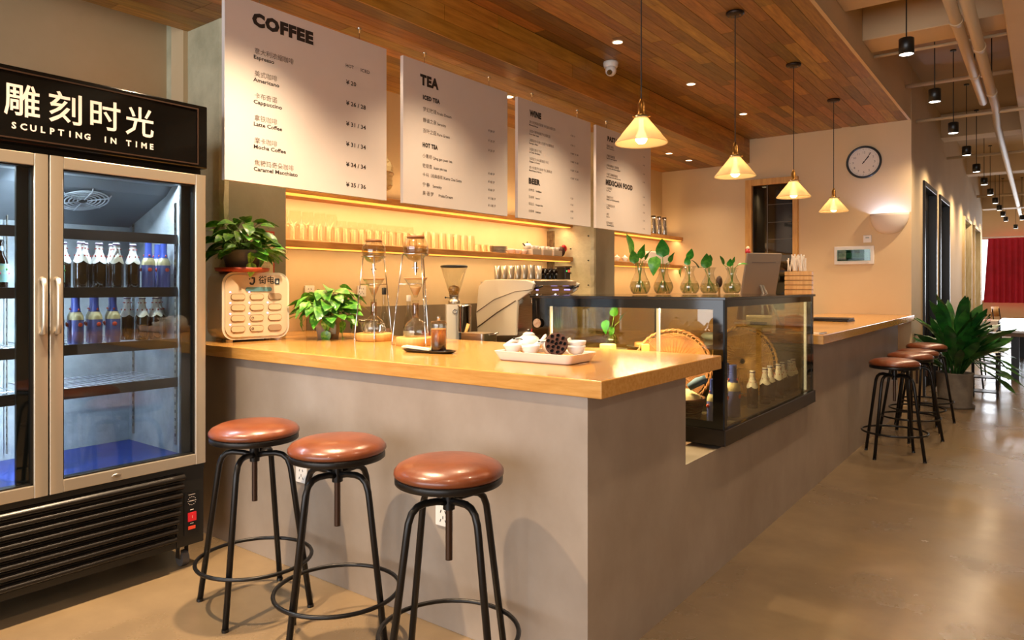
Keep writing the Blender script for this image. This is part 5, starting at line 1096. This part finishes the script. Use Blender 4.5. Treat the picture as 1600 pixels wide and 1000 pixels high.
# ================================================================== CORRIDOR END
cur = mat('red_curtain','c01434',.75,col2='a50f2a',scale=2)
t = thing('curtain', 'red pleated curtain across the far corridor window', 'curtain', (0,25.72,0))
for k, (xa, xb_) in enumerate(((-1.36,.55),(.56,2.9))):
    n = 130; vs = []; fs = []
    for i in range(n+1):
        x_ = xa+(xb_-xa)*i/n; y_ = .035*math.sin(i*2*PI/10)
        for j, z_ in enumerate((.90,1.5,2.2,2.84)): vs.append((x_+(.12*(1-j/3)*(-1) if i < 3 and k == 0 else 0), y_*(1-.15*j), z_))
    for i in range(n):
        for j in range(3): a = i*4+j; fs.append((a, a+4, a+5, a+1))
    m_ = MB(); m_.add(vs, fs, 0, True); m_.obj('curtain_panel', cur, t)
MB().cyl((-1.9,0,2.875),(3.1,0,2.875),.015,n=10).obj('curtain_rail', whitep, t)
t = thing('long_table', 'large white-topped communal table with a brown edge in the far corridor', 'table', (.65,15.0,0))
MB().box(-1.33,1.33,-2.4,2.4,.715,.75).obj('tabletop', mat('white_laminate','cfd0d6',.15), t, bev=.003); MB().box(-1.31,1.31,-2.38,2.38,.66,.7145).obj('table_edge', mat('table_brown','6e5238',.5), t)
for sx in (-1, 1):
    for sy in (-1, 1): MB().box(sx*1.0-.05,sx*1.0+.05,sy*2.0-.05,sy*2.0+.05,0,.6595).obj('leg', blkm, t)
def chair(loc, rz, label, seatm, backm):
    t = thing('cafe_chair', label, 'chair', loc, rz)
    MB().box(-.2,.2,-.2,.2,.44,.465).obj('seat', seatm, t, bev=.01)
    for sx in (-1,1):
        for sy in (-1,1): MB().cyl((sx*.17,sy*.17,.44),(sx*.2,sy*.2,0),.011,n=8).obj('leg', blkm, t)
    [MB().cyl((q*.18,.19,.46),(q*.18,.24,.86),.011,n=8).obj('back_post', blkm, t) for q in (-1,1)]
    P = [(x_/10*.2, .235+.03*(1-(x_/10)**2)) for x_ in range(-10,11)]; vs = [(x_,y_,.66) for x_,y_ in P]+[(x_,y_+.02,.90) for x_,y_ in P]; n = len(P)
    m_ = MB(); m_.add(vs,[(i,i+1,n+i+1,n+i) for i in range(n-1)],0,True); o = m_.obj('backrest', backm, t); s_ = o.modifiers.new('s','SOLIDIFY'); s_.thickness = .015
chair((-.72,20.6,0), R(70), 'dark-framed chair with a pale wooden back near the red curtain', pine, pine)
chair((-.93,11.35,0), R(150), 'black chair behind the floor plant', blk_pl, blk_pl)
chair((-.99,13.1,0), R(-150), 'second black chair right of the one behind the plant', blk_pl, blk_pl)
t = thing('side_table', 'dark side table draped with a white and red cloth behind the floor plant', 'table', (-.72,12.3,0)); MB().box(-.32,.22,-.3,.3,.86,.89).obj('tabletop', blk_pl, t)
for sx in (-.29,.19):
    for sy in (-.27,.27): MB().box(sx-.02,sx+.02,sy-.02,sy+.02,0,.8595).obj('leg', blkm, t)
o = MB().box(-.27,.22,-.31,.2,0,.02).box(-.27,.22,-.33,-.311,-.22,.02).obj('table_cloth', mat('white_cloth','e0d4ca',.8), loc=(-.74,12.3,.8905), bev=.006); tag(o, 'white cloth with a red patch draped on the dark side table', 'cloth')
o = MB().box(-.08,.05,-.1,.1,0,.004).obj('red_napkin', red, loc=(-.66,12.2,.912)); tag(o, 'small red napkin on the white cloth behind the plant', 'napkin')
t = thing('metal_rack', 'black open metal rack just right of the floor plant', 'rack', (-.60,10.75,0))
for sx in (-.13,.13):
    for sy in (-.13,.13): MB().cyl((sx,sy,0),(sx,sy,.85),.009,n=8).obj('upright', blkm, t)
for z_ in (.06,.24,.42,.60,.80): MB().box(-.14,.14,-.14,.14,z_,z_+.014).obj('shelf', blkm, t)
t = thing('bistro_table', 'small round pine-topped table at the far right before the curtain', 'table', (.25,23.6,0)); MB().cyl((0,0,1.0),(0,0,1.04),.45,n=32).obj('tabletop', pine, t); MB().cyl((0,0,.02),(0,0,1.0),.03,n=12).obj('pole', blkm, t); MB().cyl((0,0,0),(0,0,.02),.22,n=24).obj('base_plate', blkm, t)
t = thing('fire_exit_plant', 'small green plant on the far bistro table', 'potted plant', (.0,23.6,1.0405)); MB().lathe([(.001,0),(.05,0),(.07,.1),(.001,.1)],16).obj('pot', white, t); rn = random.Random(1)
for k in range(12): a = rn.uniform(0,6.28); leaf(t,'oval',(0,0,.12),(math.cos(a),math.sin(a),1.2),.16,0,.6)
bpy.data.objects['fire_exit_plant'].name = 'small_plant'
